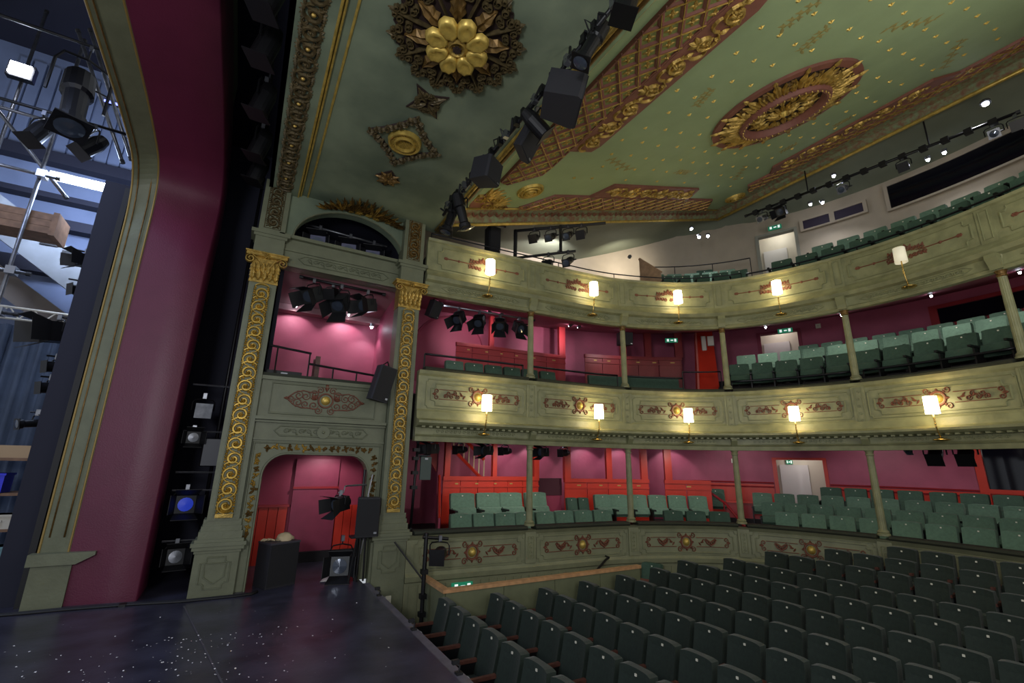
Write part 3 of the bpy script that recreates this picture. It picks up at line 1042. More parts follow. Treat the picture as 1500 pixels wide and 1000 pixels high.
MB().poly([(r * cos(q * pi / 8), r * sin(q * pi / 8)) for q in range(16) for r in ([.05, .03][q % 2],)], .03, lambda u, v, h: Vector((u, v, -.15 - h))).build('eye_hole', BROWN_BK, ro)

# smaller apron ceiling ornaments
so_ = empty('ceiling_ornament', (1.47, 4.92, 6.42))
tag(so_, 'small four pointed bronze star ornament beside the rosette', 'ceiling ornament')
mb = MB().poly([(-.22, -.22), (0, -.13), (.22, -.22), (.13, 0), (.22, .22), (0, .13), (-.22, .22), (-.13, 0)], .02, mfn)
mb.build('star_plate', BROWN_BK, so_)
for q in range(4):
    mb = MB()
    a = q * pi / 2 + pi / 4
    mb.leaf(.02 * cos(a), .02 * sin(a), a, .25, .10, .05, fr, True)
    for e in (-.7, -.3, .3, .7):
        mb.ridge(spiral(.13 * cos(a + e), .13 * sin(a + e), .04, .01, a + e, 1.4, 10), .02, .04, fr)
    mb.build('bronze_leaf', BRONZE, so_)
dg = empty('ceiling_ornament', (1.45, 5.83, 6.42))
tag(dg, 'bronze diamond leaf frame around a round gold grille', 'ceiling ornament')
dp = [(-.5, 0), (-.32, .14), (-.14, .34), (0, .56), (.14, .34), (.32, .14), (.5, 0), (.32, -.14), (.14, -.34), (0, -.56), (-.14, -.34), (-.32, -.14)]
mb = MB().ridge(dp, .07, .03, mfn, closed=True)
mb.build('frame_ground', BROWN_BK, dg)
for i, (x, y) in enumerate(dp):
    q = dp[(i + 1) % 12]
    mb = MB()
    for t in (0, .25, .5, .75):
        cx, cy = x + (q[0] - x) * t, y + (q[1] - y) * t
        for e in range(3):
            mb.leaf(cx, cy, i + e * 2.1 + t * 3, .075, .05, .05, fr)
    mb.build('leaf_garland', BRONZE, dg)
mb = MB().ridge(arc(0, 0, .22, 0, 2 * pi, 28)[:-1], .05, .07, mfn, closed=True)
mb.ridge(arc(0, 0, .14, 0, 2 * pi, 24)[:-1], .04, .09, mfn, closed=True)
for q in range(28):
    mb.ridge([(.15 * cos(q * pi / 14), .15 * sin(q * pi / 14)), (.21 * cos((q + 1) * pi / 14), .21 * sin((q + 1) * pi / 14))], .012, .06, mfn)
    mb.ridge([(.15 * cos((q + 1) * pi / 14), .15 * sin((q + 1) * pi / 14)), (.21 * cos(q * pi / 14), .21 * sin(q * pi / 14))], .012, .06, mfn)
for q in range(-5, 6):
    L = (.0196 - (q * .024) ** 2) ** .5 if abs(q * .024) < .139 else 0
    if L > .01:
        mb.ridge([(q * .024, -L), (q * .024, L)], .008, .05, mfn)
        mb.ridge([(-L, q * .024), (L, q * .024)], .008, .05, mfn)
mb.build('grille', GOLD_B, dg)
MB().poly(arc(0, 0, .2, 0, 2 * pi, 24)[:-1], .02, mfn).build('grille_back', GOLD_D, dg)
sm = empty('ceiling_ornament', (1.48, 6.86, 6.42))
tag(sm, 'small square bronze leaf ornament above the gilded shell crest', 'ceiling ornament')
mb = MB().poly([(-.2, 0), (0, .24), (.2, 0), (0, -.24)], .02, mfn)
mb.build('plate', BROWN_BK, sm)
mb = MB()
for q in range(8):
    mb.leaf(0, 0, q * pi / 4, .21, .11, .05, fr, True)
mb.build('bronze_leaves', GOLD_D, sm)
# crest over the lunette
cr = empty('gilded_crest', (1.35, 8.16, 6.40))
tag(cr, 'dark gilt carved crest over the lunette with gold flowers', 'crest')
fc = lambda u, v, h: Vector((u, .02 - h * .8 - v * .80, -.05 - h * .45 + v * .10 - .20 * abs(u) ** 1.6))
for i in range(15):
    u = -.62 + i * .0886
    mb = MB()
    hgt = .50 * (1 - (u / .78) ** 2) + .12
    for e in (-.35, 0, .35):
        mb.leaf(u, 0, pi / 2 - u * .9 + e, hgt * (1 - .4 * abs(e)), .085, .12 + .05 * (i % 2), fc, True)
    mb.leaf(u + .03, .16, pi / 2 - u * 1.1 - .9, hgt * .5, .08, .16, fc, True)
    mb.ridge(spiral(u, .12, .06, .01, i, 1.5 * (1 if i % 2 else -1), 12), .026, .12, fc)
    mb.build('crest_leaf', GOLD_D if i % 3 else GOLD, cr)
for u, v, r in ((-.05, .02, .10), (.12, .03, .09), (.27, .0, .08), (-.2, .02, .06)):
    mb = MB()
    for q in range(5):
        mb.leaf(u, v, q * 2 * pi / 5, r, r * .9, .16, fc)
    mb.dome(u, v, r * .3, .17, fc, 7)
    mb.build('gilt_flower', GOLD_B, cr)

# ================================================================== TIER FRONTS
CUSH = mat('dark_green_velvet_cushion', (40, 44, 32), .8, var=.1)
PA = [(.12, .64), (.12, -1.1), (0, -1.1), (0, -.10), (-.04, -.08), (-.05, 0), (-.02, .03), (0, .06), (0, .56), (-.03, .60), (-.06, .64)]
PB = [(.14, 3.48), (.14, 2.2), (-.02, 2.2), (-.03, 2.28), (-.05, 2.30), (-.02, 2.32), (-.02, 2.44), (-.19, 2.47), (-.25, 2.51), (-.25, 2.55), (-.07, 2.60), (-.03, 2.73), (0, 2.77), (0, 3.38), (-.04, 3.42), (-.06, 3.48)]
PC = [(.12, 6.15), (.12, 4.98), (0, 4.98), (-.03, 5.03), (0, 5.06), (0, 5.23), (-.08, 5.26), (-.12, 5.33), (-.06, 5.40), (-.03, 5.46), (0, 5.5), (0, 6.08), (-.04, 6.1), (-.05, 6.15)]
fronts = {}
for nm, P, lab in (('lower', PA, 'sage panelled front of the lowest tier round the stalls'), ('middle', PB, 'sage panelled front of the middle tier with dentil cornice'), ('upper', PC, 'sage panelled front of the top gallery')):
    mb = MB()
    ring_sweep(mb, P, 0.02, SEND)
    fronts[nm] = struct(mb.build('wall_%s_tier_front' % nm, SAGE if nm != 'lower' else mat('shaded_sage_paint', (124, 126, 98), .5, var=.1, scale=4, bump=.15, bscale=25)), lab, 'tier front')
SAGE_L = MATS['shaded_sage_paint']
for nm, z in (('lower', .64), ('middle', 3.48)):
    cuts = [0.03] + COLS + [SEND]
    for a, b in zip(cuts[:-1], cuts[1:]):
        mb = MB()
        ring_sweep(mb, [(-.07, z), (-.09, z + .03), (-.07, z + .065), (.14, z + .07), (.16, z + .03), (.15, z)], a + .09, b - .09)
        mb.build('ledge_cushion', CUSH, fronts[nm])
MOULD = mat('sage_moulding_paint', (126, 128, 94), .45)


def wreath(mb, f, r, n=8):
    for q in range(n):
        a = q * 2 * pi / n
        mb.leaf(r * .75 * cos(a), r * .75 * sin(a), a, r * .45, r * .36, .025, f)
    mb.ridge(arc(0, 0, r * .8, 0, 2 * pi, 16)[:-1], r * .3, .025, f, closed=True)
    for sx in (-1, 1):
        for sy in (-1, 1):
            mb.ridge([(sx * a, sy * b) for a, b in spiral(r * 1.05, r * .95, r * .42, r * .08, pi, 1.4, 14)], .018, .022, f)


def tier_ornament(f_, front, low):
    f = lambda u, v, h: f_(u * 1.08, v * 1.18, h * 1.3)
    mb = MB()
    for sy in (-1, 1):
        for sx in (-1, 1):
            mb.ridge(line(sx * .20, sy * .075, sx * .72, sy * .075, 6), .012, .012, f, taper=False)
    for sx in (-1, 1):
        F = lambda u, v, h, sx=sx: f(sx * u, v, h)
        mb.ridge(spiral(.76, .045, .045, .01, -pi / 2, 1.3, 12), .02, .02, F)
        mb.ridge(spiral(.76, -.045, .045, .01, pi / 2, -1.3, 12), .02, .02, F)
        mb.leaf(.76, 0, 0, .08, .05, .02, F)
        if low:      # swag
            mb.ridge([(.36, .05), (.40, -.01), (.47, -.05), (.54, -.01), (.58, .05)], .04, .025, F)
            mb.ridge([(.38, .06), (.47, .0), (.56, .06)], .03, .025, F)
            for q in range(5):
                mb.dome(.40 + q * .035, -.02 + .025 * abs(q - 2), .016, .035, F, 6)
        else:        # foliage scroll
            for q in range(5):
                mb.ridge(spiral(.38 + q * .055, .025 * (1 if q % 2 else -1), .042, .008, q, 1.3 * (1 if q % 2 else -1), 11), .018, .022, F)
                mb.leaf(.38 + q * .055, 0, q * 1.3, .06, .035, .022, F)
        for q in range(3):
            mb.leaf(.24 + .03 * q, 0, (q - 1) * .9, .075, .03, .02, F)
    wreath(mb, f, .125)
    mb.build('painted_ornament', TERRA, front)
    MB().dome(0, 0, .07, .05, f, 12).build('gilt_boss', GOLD_B, front, True)


for i, s in enumerate(BAYS + [12.9]):
    fl_, fm_, fu_ = fronts['lower'], fronts['middle'], fronts['upper']
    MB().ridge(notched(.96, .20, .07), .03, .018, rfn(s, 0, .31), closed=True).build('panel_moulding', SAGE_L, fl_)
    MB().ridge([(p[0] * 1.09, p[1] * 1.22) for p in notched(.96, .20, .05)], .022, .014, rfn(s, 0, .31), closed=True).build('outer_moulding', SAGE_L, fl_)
    MB().ridge(notched(.93, .20, .09), .03, .018, rfn(s, 0, 3.05), closed=True).build('panel_moulding', MOULD, fm_)
    MB().ridge([(p[0] * 1.10, p[1] * 1.33) for p in notched(.93, .20, .03)], .022, .014, rfn(s, 0, 3.06), closed=True).build('outer_moulding', MOULD, fm_)
    MB().ridge(notched(.96, .225, .09), .03, .018, rfn(s, 0, 5.78), closed=True).build('panel_moulding', MOULD, fu_)
    if i < 4:
        tier_ornament(rfn(s, 0, .31), fl_, True)
    if i < 5:
        tier_ornament(rfn(s, 0, 3.06), fm_, False)
    f = rfn(s, 0, 5.79)
    mb = MB()
    for sx in (-1, 1):
        F = lambda u, v, h, sx=sx: f(sx * u, v, h)
        mb.ridge(line(.2, 0, .78, 0, 7), .022, .015, F, taper=False)
        mb.leaf(.74, 0, 0, .10, .07, .02, F)
        mb.leaf(.84, 0, pi, .06, .07, .02, F)
        mb.dome(.52, 0, .03, .025, F, 8)
        for q in range(4):
            mb.ridge(spiral(.05 + q * .065, .085 - .015 * q, .05, .01, q + 1, 1.4, 12), .022, .022, F)
            mb.ridge(spiral(.06 + q * .075, -.08 + .008 * q, .045, .01, q + 2, -1.4, 12), .022, .022, F)
            mb.leaf(.04 + q * .07, .05, .6 + q * .2, .08, .05, .025, F)
            mb.leaf(.05 + q * .07, -.05, -.6 - q * .1, .08, .05, .025, F)
    mb.leaf(0, .06, pi / 2, .14, .08, .03, f)
    mb.leaf(-.05, .06, pi / 2 + .4, .11, .06, .03, f)
    mb.leaf(.05, .06, pi / 2 - .4, .11, .06, .03, f)
    mb.build('painted_ornament', TERRA, fu_)
    # carved friezes under the fronts
    mb = MB()
    f = rfn(s, 0, 5.145)
    mb.ridge([(x, y) for x, y in line(-.85, 0, -.72, .06, 2) + line(-.6, .06, .6, .06, 8) + line(.72, .06, .85, 0, 2) + line(.72, -.06, .6, -.06, 1) + line(.5, -.06, -.6, -.06, 8) + line(-.72, -.06, -.85, 0, 2)], .016, .015, f, taper=False)
    for q in range(-10, 11):
        mb.ridge(spiral(q * .07, 0, .038, .008, (0 if q % 2 else pi), 1.2 * (1 if q % 2 else -1), 9), .018, .02, f)
        mb.leaf(q * .07 + .02, -.02, 1.1 if q % 2 else -1.1, .05, .03, .02, f)
    mb.build('carved_frieze', MOULD, fu_)
    mb = MB()
    f = rfn(s, -.02, 2.38)
    for q in range(-9, 10):
        mb.ridge(spiral(q * .085, 0, .035, .008, (0 if q % 2 else pi), 1.2 * (1 if q % 2 else -1), 9), .015, .015, f)
    mb.ridge(line(-.85, .05, .85, .05, 12), .012, .012, f, taper=False)
    mb.ridge(line(-.85, -.05, .85, -.05, 12), .012, .012, f, taper=False)
    mb.build('carved_frieze', MOULD, fm_)
for s in COLS:
    for nm, z0, z1, d in (('lower', .06, .60, .03), ('middle', 2.60, 3.46, .02), ('upper', 5.46, 6.12, .02)):
        mb = MB()
        ring_sweep(mb, [(0, z0), (0, z1), (-d, z1), (-d, z0)], s - .11, s + .11, .06)
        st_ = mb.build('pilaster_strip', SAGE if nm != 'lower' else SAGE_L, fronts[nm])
        f = rfn(s, -d, (z0 + z1) / 2)
        h = (z1 - z0) / 2 - .08
        m2 = MB().ridge([(-.06, -h), (-.06, h), (.06, h), (.06, -h)], .014, .012, f, closed=True)
        if nm != 'upper':
            for q in range(5):
                m2.ridge(spiral(0, -h * .8 + q * h * .4, .035, .008, q, 1.2, 8), .012, .012, f)
        m2.build('strip_carving', MOULD, st_)
    # console block under the upper tier
    mb = MB()
    ring_sweep(mb, [(0, 5.0), (0, 5.25), (-.13, 5.25), (-.14, 5.18), (-.08, 5.08), (-.05, 5.0)], s - .08, s + .08, .08)
    mb.build('console', MOULD, fronts['upper'])
    mb = MB()
    ring_sweep(mb, [(-.02, 2.3), (-.02, 2.46), (-.14, 2.46), (-.13, 2.40), (-.06, 2.30)], s - .06, s + .06, .06)
    mb.build('console', MOULD, fronts['middle'])
mb = MB()
s = .1
while s < SEND - .1:
    mb.add([rm(s + a, d, z) for z in (2.435, 2.475) for a, d in ((0, -.02), (0, -.16), (.06, -.16), (.06, -.02))], [(0, 1, 2, 3), (4, 7, 6, 5), (0, 4, 5, 1), (1, 5, 6, 2), (2, 6, 7, 3)])
    s += .13
tag(mb.build('dentils', SAGE, fronts['middle']), kind='stuff')
# boards below the lower front
for i in range(60):
    s0_ = .1 + i * .16
    mb = MB()
    ring_sweep(mb, [(0, -1.0), (0, -.14), (-.012, -.14), (-.012, -1.0)], s0_, s0_ + .15, .15)
    mb.build('board', SAGE_L, fronts['lower'])
# blue-green exit-route sign low on the front
es = empty('exit_sign', rm(1.02, -.04, -.21))
es.rotation_euler = (0, 0, r_rot(1.02) - pi / 2)
tag(es, 'green running man exit sign low behind the wooden railed partition', 'exit sign')
MB().box(-.19, .19, -.02, .02, -.05, .06).build('panel', SIGNG, es)
MB().box(-.14, -.08, -.024, -.02, -.03, .04).build('pictogram_figure', SIGNW, es)
MB().box(-.03, .05, -.024, -.02, -.015, .015).build('pictogram_arrow', SIGNW, es)
MB().box(.09, .15, -.024, -.02, -.03, .04).build('pictogram_door', SIGNW, es)


# ------------------------------------------------------------------ cast-iron columns
def column(s, z0, z1, label, grp):
    root = empty('column', rm(s, .05, z0), r_rot(s))
    tag(root, label, 'column', grp)
    h = z1 - z0
    MB().lathe([(.105, 0), (.105, .03), (.085, .045), (.095, .065), (.075, .09), (.068, .10)], 20).build('base', SAGE, root, False)
    vs = []
    n = 32
    mb = MB()
    for r, z in ((.064, .10), (.062, h * .5), (.056, h - .10)):
        for k in range(n):
            rr = r * (1 - .06 * (k % 2))
            vs.append((rr * cos(2 * pi * k / n), rr * sin(2 * pi * k / n), z))
    mb.add(vs, [(i * n + k, i * n + (k + 1) % n, (i + 1) * n + (k + 1) % n, (i + 1) * n + k) for i in range(2) for k in range(n)])
    mb.build('shaft', SAGE, root)
    MB().lathe([(.056, h - .10), (.072, h - .09), (.072, h - .075), (.058, h - .06), (.07, h - .02), (.085, h)], 20).build('neck', SAGE if z0 < 2 else GOLD_D, root)
    if z0 > 2:
        cp = MB().lathe([(.065, h), (.075, h + .1), (.105, h + .20), (.11, h + .26)], 12).build('capital', SAGE, root)
        m2 = MB()
        for q in range(8):
            a = q * pi / 4
            f = lambda u, v, hh: Vector(((.07 + hh + v * v * 1.2) * cos(a) - u * sin(a), (.07 + hh + v * v * 1.2) * sin(a) + u * cos(a), h + v))
            m2.leaf(0, 0, pi / 2, .22, .06, .03, f)
        m2.build('leaves', MOULD, cp)
    return root


names = ['nearest the stage box', 'second from the stage box', 'beside the red stair rail', 'before the back rows', 'at the right edge']
for i, s in enumerate(COLS):
    if i < 4:
        column(s, .70, 2.2, 'slim sage iron column under the middle tier, %s' % ['nearest the stage box', 'second from the stage box', 'third from the stage box', 'fourth from the stage box'][i], 'columns of the lower tier')
    column(s, 3.54, 4.98, 'slim sage iron column under the gallery, %s' % ['nearest the stage box', 'second from the stage box', 'third from the stage box', 'fourth from the stage box', 'rightmost in view'][i], 'columns of the middle tier')

# ================================================================== TIER FLOORS, SOFFITS AND OUTER WALLS
DW = 3.35
SJ = 7.02       # where the side benches give way to the back rows


def slab(name, tops_side, tops_back, soff, label, m=CARPET, soffm=None):
    for nm, tops, a, b in (('side', tops_side, .02, SJ), ('back', tops_back, SJ, SEND)):
        P = []
        for d, z in tops:
            if P:
                P.append((d, P[-1][1]))
            P.append((d, z))
        P.append((DW + .1, P[-1][1]))
        P = [(.1, P[0][1])] + P[1:]
        P += [(d, z) for d, z in soff[::-1]]
        mb = MB()
        ring_sweep(mb, P, a, b, .2)
        struct(mb.build('floor_%s_%s' % (name, nm), m), label + (' beside the boxes' if nm == 'side' else ' in the back rows'), 'floor')
    mb = MB()
    ring_sweep(mb, [(d, z - .01) for d, z in soff], .02, SEND, .2, closed=False)
    if soffm:
        struct(mb.build('ceiling_under_%s' % name, soffm), 'painted underside of the %s tier' % name, 'ceiling')


slab('lower', [(.1, 0.0), (1.1, .34), (1.95, .40)], [(.1, .06), (1.1, .22), (1.8, .42), (2.5, .58)], [(.12, -.5), (DW + .1, -.5)], 'dark stepped floor of the lower tier')
slab('middle', [(.1, 3.05), (1.5, 3.25), (2.2, 3.35)], [(.1, 3.41), (1.1, 3.77), (1.8, 4.02), (2.5, 4.15)], [(.12, 2.22), (1.0, 2.34), (DW + .1, 2.62)], 'dark stepped floor of the middle tier', soffm=MAROON)
slab('upper', [(.1, 5.80), (.9, 6.05), (1.6, 6.35)], [(.1, 5.87), (1.1, 6.27), (1.8, 6.65), (2.5, 7.0)], [(.12, 5.0), (1.0, 5.22), (DW + .1, 5.85)], 'dark stepped floor of the gallery', soffm=MAROON)
SD = (7.72, 8.32)       # doorway in the back wall, same place on the lower and the middle tier


def outer_wall(name, m, z0, z1, door=None, label='', d=DW, s0=.02):
    segs = []
    mb = MB()
    P = lambda a, b: [(d, a), (d, b), (d + .12, b), (d + .12, a)]
    if door:
        a, b, zt = door
        ring_sweep(mb, P(z0, z1), s0, a, .2)
        ring_sweep(mb, P(zt, z1), a, b, .2)
        ring_sweep(mb, P(z0, z1), b, SEND, .2)
    else:
        ring_sweep(mb, P(z0, z1), s0, SEND, .2)
    return struct(mb.build(name, m), label, 'wall')


wa = outer_wall('wall_lower_tier', ROSE, -.2, 2.75, (SD[0], SD[1], 2.10), 'rose red outer wall of the lower tier')
wb = outer_wall('wall_middle_tier', ROSE, 2.7, 5.95, (7.72, 8.26, 5.62), 'rose red outer wall of the middle tier')
wc = outer_wall('wall_gallery', CREAM, 6.0, 9.3, (7.86, 8.46, 8.50), 'cream outer wall of the gallery', d=3.0)
# scarlet dado and its rail on the back wall of the lower tier
mb = MB()
ring_sweep(mb, [(DW, .2), (DW, 1.42), (DW - .03, 1.42), (DW - .03, .2)], 6.75, SD[0] - .06, .2)
ring_sweep(mb, [(DW, .2), (DW, 1.42), (DW - .03, 1.42), (DW - .03, .2)], SD[1] + .06, SEND, .2)
mb.build('dado', SCARLET, wa)
for z in (1.44, 1.33):
    for a, b in ((6.75, SD[0] - .06), (SD[1] + .06, SEND)):
        mb = MB()
        ring_sweep(mb, [(DW, z), (DW, z + .035), (DW - .06, z + .035), (DW - .05, z)], a, b, .2)
        mb.build('dado_rail', RED, wa)
mb = MB()
ring_sweep(mb, [(DW, 4.2), (DW, 5.05), (DW - .03, 5.05), (DW - .03, 4.2)], 8.4, SEND, .2)
mb.build('dado_band', RED, wb)
# tall blind arch on the wall near the stage box
mb = MB()
mb.poly([(1.0 * cos(pi * i / 20), 1.15 * sin(pi * i / 20)) for i in range(21)] + [(-1.0, -.7), (1.0, -.7)], .02, rfn(1.62, DW, 4.55))
mb.build('blind_arch', MAROON, wb)
MB().ridge([(1.0 * cos(pi * i / 20), 1.15 * sin(pi * i / 20)) for i in range(21)], .07, .05, rfn(1.62, DW, 4.55), taper=False).build('arch_edge', MAROON, wb)


def doorway(n, a, b, zt, zb, d, fm, leafm, label, depth=1.0, lit=25, z_open=None):
    mb = MB()
    w_ = .05
    for s_ in (a - w_, b):
        ring_sweep(mb, [(d - .05, zb), (d - .05, zt + .06), (d + .14, zt + .06), (d + .14, zb)], s_, s_ + w_, .1)
    ring_sweep(mb, [(d - .05, zt), (d - .05, zt + .06), (d + .14, zt + .06), (d + .14, zt)], a, b, .1)
    o = struct(mb.build('door_%d' % n, fm), label, 'doorway')
    mb = MB()
    ring_sweep(mb, [(d + depth, zb), (d + depth, zt + .5), (d + depth + .05, zt + .5), (d + depth + .05, zb)], a - .4, b + .4, .2)
    ring_sweep(mb, [(d + .12, zb), (d + .12, zt + .5), (d + depth, zt + .5), (d + depth, zb)], a - .45, a - .4, .1)
    ring_sweep(mb, [(d + .12, zb), (d + .12, zt + .5), (d + depth, zt + .5), (d + depth, zb)], b + .4, b + .45, .1)
    ring_sweep(mb, [(d + .12, zt + .5), (d + depth, zt + .5), (d + depth, zt + .55), (d + .12, zt + .55)], a - .4, b + .4, .1)
    ring_sweep(mb, [(d + .12, zb), (d + depth, zb), (d + depth, zb - .05), (d + .12, zb - .05)], a - .4, b + .4, .1)
    mb.build('corridor', WHITE, o)
    mb = MB()
    ring_sweep(mb, [(d + depth - .06, zb), (d + depth - .06, zt - .12), (d + depth - .01, zt - .12), (d + depth - .01, zb)], a + .02, a + .36, .1)
    dl = mb.build('door_leaf', leafm, o)
    mb = MB()
    ring_sweep(mb, [(d + depth - .075, zb + .55), (d + depth - .075, zb + .75), (d + depth - .06, zb + .75), (d + depth - .06, zb + .55)], a + .30, a + .33, .1)
    mb.build('push_plate', STEEL, dl)
    light('corridor_light', 'POINT', rm((a + b) / 2, d + depth * .5, zt + .3), lit, (1, .97, .9), .08)
    return o


doorway(1, SD[0], SD[1], 2.06, .25, DW, SCARLET, mat('white_door_paint', (215, 215, 215), .4), 'lit white corridor doorway with red frame behind the lower tier rows', lit=5)
doorway(2, 7.72, 8.24, 5.58, 4.1, DW, MAROON, mat('white_door_paint', (215, 215, 215), .4), 'lit doorway with maroon frame behind the middle tier rows', depth=.7, lit=4)
doorway(3, 7.88, 8.44, 8.46, 6.9, 3.0, mat('grey_frame_paint', (150, 150, 138), .5), mat('white_door_paint', (215, 215, 215), .4), 'lit white doorway at the back of the gallery', depth=.9, lit=5)
# end wall between box and tiers
ew = struct(MB().box(2.48, 2.60, 8.35, 11.5, -.2, 2.3).box(2.48, 2.60, 8.35, 11.5, 2.4, 5.3).build('wall_box_side', MAROON), 'maroon end wall of the tiers beside the stage box')
struct(MB().box(2.48, 2.60, 8.35, 11.2, 5.3, 9.0).build('wall_gallery_end', CREAM), 'cream end wall of the gallery beside the stage box')

# stalls floor and carcass
mb = MB()
FLZ = [(1.98, -.94), (6.0, -.94), (7.5, -.86), (8.6, -.72), (9.1, -.58), (9.6, -.43), (10.6, -.25)]
mb.add([(x, y, z) for x, z in FLZ for y in (-1.2, 8.3)] + [(x, y, -1.3) for x, z in FLZ for y in (-1.2, 8.3)], [(2 * i, 2 * i + 2, 2 * i + 3, 2 * i + 1) for i in range(6)] + [(14 + 2 * i, 15 + 2 * i, 17 + 2 * i, 16 + 2 * i) for i in range(6)] + [(2 * i, 14 + 2 * i, 16 + 2 * i, 2 + 2 * i) for i in range(6)] + [(2 * i + 1, 2 * i + 3, 17 + 2 * i, 15 + 2 * i) for i in range(6)] + [(0, 1, 15, 14), (12, 26, 27, 13)])
struct(mb.build('floor_stalls', CARPET), 'dark carpeted raked floor of the stalls', 'floor')

# gallery ceiling from the gilt edge of the main ceiling to the outer wall
mb = MB()
edge, wallp = [], []
for i in range(41):
    t = i / 40
    s = .02 + (SEND - .02) * t
    q = rm(s, 3.05, 0)
    # matching point on the gilt edge rectangle
    ex = min(max(q.x, 2.9), XE2)
    ey = min(max(q.y, YN), YE2)
    edge.append((ex, ey, ez(ex) + .04))
    wallp.append((q.x, q.y, 7.95 + 1.0 * min(1, max(0, (q.x - 8.0) / 3.2))))
mid = [((a[0] + b[0]) / 2, (a[1] + b[1]) / 2, (a[2] + b[2]) / 2 + .18) for a, b in zip(edge, wallp)]
n = 41
# near the stage box the ceiling edge is lower than the wall: keep it a gentle vault
mb.add(edge + mid + wallp, [(k * n + i, k * n + i + 1, (k + 1) * n + i + 1, (k + 1) * n + i) for k in range(2) for i in range(n - 1)])
struct(mb.build('ceiling_gallery', GREYG, None, True), 'grey green vaulted plaster ceiling over the gallery seats', 'ceiling')
# back wall of the gallery: projection booth windows and vents
for s_a, s_b, z0, z1, lab in ((9.85, 11.5, 8.16, 8.78, 'long dark projection booth window at the back of the gallery'), (8.60, 9.02, 8.34, 8.60, 'small dark purple window panel next to the gallery door'), (9.10, 9.52, 8.34, 8.60, 'small dark purple window panel next to the booth window')):
    mb = MB()
    ring_sweep(mb, [(2.99, z0), (2.99, z1), (2.93, z1), (2.93, z0)], s_a, s_b, .2)
    o = struct(mb.build('window_%d' % (1 if s_a > 9.8 else 2 if s_a < 9 else 3), mat('dark_purple_board', (44, 34, 56), .6) if s_a < 9.8 else GLASS_D), lab, 'window')
    mb = MB()
    for za, zb_ in ((z0 - .05, z0), (z1, z1 + .05)):
        ring_sweep(mb, [(2.99, za), (2.99, zb_), (2.90, zb_), (2.90, za)], s_a - .05, s_b + .05, .2)
    for sa in (s_a - .05, s_b):
        ring_sweep(mb, [(2.99, z0), (2.99, z1), (2.90, z1), (2.90, z0)], sa, sa + .05, .2)
    mb.build('frame', CREAM, o)
# red framed control window on the middle tier and on the lower tier
for k, (s_a, s_b, z0, z1, fmat) in enumerate(((10.05, 11.15, 5.12, 5.50, RED), (10.15, 12.6, 1.50, 2.45, SCARLET))):
    mb = MB()
    ring_sweep(mb, [(DW - .01, z0), (DW - .01, z1), (DW - .03, z1), (DW - .03, z0)], s_a, s_b, .2)
    o = struct(mb.build('window_%d' % (4 + k), GLASS_D), ('dark control window in a red frame on the middle tier' if k == 0 else 'dark control room window in a scarlet frame on the lower tier'), 'window')
    mb = MB()
    for za, zb_ in ((z0 - .09, z0), (z1, z1 + .09)):
        ring_sweep(mb, [(DW, za), (DW, zb_), (DW - .08, zb_), (DW - .08, za)], s_a - .09, s_b + .09, .2)
    for sa in (s_a - .09, s_b):
        ring_sweep(mb, [(DW, z0 - (1.2 if k else 0)), (DW, z1), (DW - .08, z1), (DW - .08, z0 - (1.2 if k else 0))], sa, sa + .09, .2)
    mb.build('frame', fmat, o)
# end wall closing the tiers beyond the right edge of the view
mb = MB()
a, b = SEND - .02, SEND - .10
for z0, z1 in ((-.2, 2.3), (2.7, 5.1), (5.9, 9.3)):
    mb.add([rm(s, d, z) for z in (z0, z1) for s, d in ((a, .15), (a, 3.4), (b, 3.4), (b, .15))], [(0, 1, 2, 3), (7, 6, 5, 4), (0, 4, 5, 1), (1, 5, 6, 2), (2, 6, 7, 3), (3, 7, 4, 0)])
struct(mb.build('wall_tier_end', MAROON), 'maroon end wall closing the tiers at the far right')

